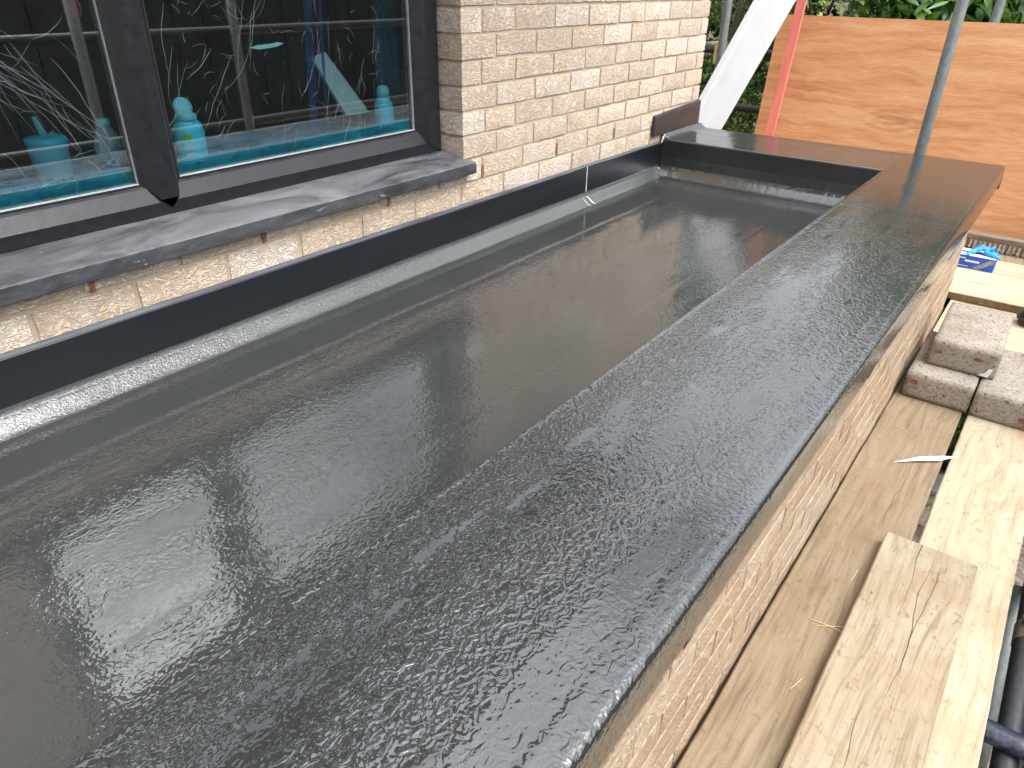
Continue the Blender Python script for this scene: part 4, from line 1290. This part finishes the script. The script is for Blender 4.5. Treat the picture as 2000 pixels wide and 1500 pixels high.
loft('heel_band', [(-.045, 0, .020, .036, .0505), (-.045, 0, .024, .0375, .052), (-.045, 0, .033, .0375, .052), (-.045, 0, .036, .035, .0505)], M_BLACK, bo)

# small litter on the boards
sw = mobj('plastic_strip', [(1.440, .715, DZ + .004), (1.50, .762, DZ + .009), (1.555, .806, DZ + .008), (1.575, .842, DZ + .0055), (1.60, .872, DZ + .006), (1.562, .842, DZ + .010), (1.50, .790, DZ + .010)], [(0, 1, 6), (1, 2, 5, 6), (2, 3, 4, 5)], M_PAPER)
tag(sw, 'thin torn white plastic strip across the board gap', 'plastic strip')
ws = mobj('paper_scrap', [(1.55, .76, -.21), (1.62, .77, -.205), (1.63, .91, -.20), (1.58, .93, -.215), (1.55, .86, -.22)], [(0, 1, 2, 3, 4)], M_PAPER)
tag(ws, 'white paper scrap caught below the gap between two boards', 'paper')
def straw(p, ang, ln, label, bend=.2):
    bm = bmesh.new(); pts = []
    a = ang; x, y = p[0], p[1]
    for i in range(7):
        pts.append((x, y, p[2] + .0015 + .002 * math.sin(i * .5)))
        a += bend / 7; x += math.cos(a) * ln / 7; y += math.sin(a) * ln / 7
    add_path(bm, pts, .0008, 5)
    o = bm_obj('straw', bm, M_STRAW, None, True)
    tag(o, label, 'straw', 'straws on the boards')
straw((1.452, -.10, DZ), .5, .09, 'straw lying flat on the brown board nearest the camera')
straw((1.43, -.09, DZ), .2, .10, 'second straw crossing the nearest one on the brown board', -.3)
straw((1.475, .10, DZ), 1.4, .06, 'short straw by the left edge of the split board')
straw((1.44, .93, DZ), 2.2, .07, 'curved straw on the brown board close to the blocks', 1.2)
straw((1.60, 1.125, DZ), .1, .05, 'straw at the foot of the right hand block', .5)
straw((1.46, -.31, DZ), 1.2, .05, 'short straw on the brown board near the bottom edge')

# ------------------------------------------------------------------ shrubs beyond the scaffold
def leaf_mass(name, centers, n, L, Wd, mat, parent, seed, droop=.5):
    r = np.random.default_rng(seed)
    cs = np.array([c[:3] for c in centers]); rad = np.array([c[3:6] for c in centers])
    vol = rad.prod(1) ** (2 / 3); pk = r.choice(len(cs), n, p=vol / vol.sum())
    d = r.normal(size=(n, 3)); d /= np.linalg.norm(d, axis=1)[:, None]
    rr = r.uniform(.45, 1.05, n) ** .6
    pos = cs[pk] + d * rad[pk] * rr[:, None]
    # leaf axis: outward plus random, drooping
    ax = d * .7 + r.normal(size=(n, 3)) * .55; ax[:, 2] -= droop * .5; ax /= np.linalg.norm(ax, axis=1)[:, None]
    upv = np.tile((0., 0., 1.), (n, 1)) + d * .6 + r.normal(size=(n, 3)) * .5
    side = np.cross(ax, upv); side /= np.linalg.norm(side, axis=1)[:, None] + 1e-9
    nor = np.cross(side, ax)
    l = L * r.uniform(.55, 1.2, n)[:, None]; w = Wd * r.uniform(.6, 1.2, n)[:, None]
    pts = []
    for (t, s, b) in ((0, 0, 0), (.3, .42, .03), (.62, .40, .02), (1, 0, -.14), (.62, -.40, .02), (.3, -.42, .03), (.3, 0, -.01), (.62, 0, -.03)):
        pts.append(pos + ax * l * t + side * w * s + nor * l * b)
    V = np.stack(pts, 1).reshape(-1, 3)
    base = np.arange(n)[:, None] * 8
    F = np.concatenate([base + np.array(f) for f in ((0, 1, 6, 6), (1, 2, 7, 6), (2, 3, 7, 7), (3, 4, 7, 7), (4, 5, 6, 7), (5, 0, 6, 6))], 0)
    tri = F[:, 2] == F[:, 3]
    me = bpy.data.meshes.new(name)
    faces = [tuple(f[:3]) if t else tuple(f) for f, t in zip(F.tolist(), tri)]
    me.from_pydata(V.tolist(), [], faces); me.update()
    me.materials.append(mat)
    me.polygons.foreach_set('use_smooth', [True] * len(me.polygons))
    o = bpy.data.objects.new(name, me); COL.objects.link(o); o.parent = parent
    return o
def shrub(x, y, h, rx, ry, kind, label, n, seed):
    r = random.Random(seed)
    root = empty('laurel_shrub' if kind == 'L' else 'leafy_shrub', (x, y, GZ))
    tag(root, label, 'shrub', 'shrubs behind the scaffold')
    bm = bmesh.new(); tips = []
    for k in range(6):
        a = r.uniform(0, 6.28); pts = [(0, 0, 0)]
        hh = h * r.uniform(.55, .9)
        for i in range(1, 6):
            t = i / 5
            pts.append((math.cos(a) * rx * .6 * t ** 1.3 + r.uniform(-.05, .05), math.sin(a) * ry * .6 * t ** 1.3 + r.uniform(-.05, .05), hh * t))
        add_path(bm, pts, lambda t: .045 * (1 - t) + .008, 7); tips.append(pts)
    bm_obj('stems', bm, M_BARK, root, True)
    cl = []
    for k in range(26):
        a = r.uniform(0, 6.28); q = math.sqrt(r.uniform(0, 1)) * .85
        zz = h * (.12 + .82 * r.random())
        s = r.uniform(.22, .42)
        tap = 1 - .45 * (zz / h) ** 2
        cl.append((math.cos(a) * rx * q * tap, math.sin(a) * ry * q * tap, zz, s * 1.2, s * 1.2, s * .9))
    if kind == 'L': leaf_mass('crown', cl, n, .155, .055, M_LEAF_L, root, seed, .6)
    else: leaf_mass('crown', cl, n, .055, .034, M_LEAF_S, root, seed, .3)
    return root
shrub(-.55, 4.75, 4.3, .95, .55, 'S', 'small leaved green shrub seen between white board and plywood', 38000, 1)
shrub(-1.75, 4.9, 4.6, .9, .6, 'S', 'small leaved dark shrub behind the brick house corner', 22000, 2)
shrub(.75, 4.75, 4.4, .95, .55, 'L', 'glossy laurel shrub above the left half of the plywood', 11000, 3)
shrub(1.75, 4.6, 4.3, .9, .55, 'L', 'glossy laurel shrub above the right half of the plywood', 11000, 4)
shrub(3.0, 4.8, 4.6, 1.0, .7, 'L', 'laurel shrub beyond the right end of the plywood', 5000, 5)
shrub(0.1, 6.4, 5.6, 1.6, .8, 'L', 'taller laurel in the second row behind the small leaved shrub', 16000, 6)
shrub(2.3, 6.3, 5.8, 1.7, .8, 'L', 'tall laurel in the second row behind the right laurels', 16000, 7)
shrub(-2.2, 6.6, 6.0, 1.7, .9, 'L', 'tall laurel in the second row behind the house corner', 12000, 8)
ob = empty('added_dark_outbuilding', (5.4, 2.4, GZ))  # unseen building added to darken what the window panes mirror
tag(ob, 'unseen dark timber outbuilding added across the site to darken the window reflections', 'outbuilding')
M_STAIN = mat_simple('dark_stained_timber', (.020, .017, .016, 1), .7, 30, .35, .002, stretch=(1, 1, .1))
box('wall', -.55, 1.8, -6.2, 6.2, 0, 3.72, M_STAIN, ob)
me_b = None
for i in range(42):
    if me_b is None:
        o = box('cladding_board', -.575, -.552, -.14, .14, .02, 3.7, M_STAIN, ob, .003); me_b = o.data
    else:
        o = bpy.data.objects.new('cladding_board', me_b); COL.objects.link(o); o.parent = ob
    o.location = (random.uniform(-.004, .004), -6.0 + i * .2925, 0)
box('roof', -.75, 2.0, -6.4, 6.4, 3.725, 3.83, M_TILE, ob)
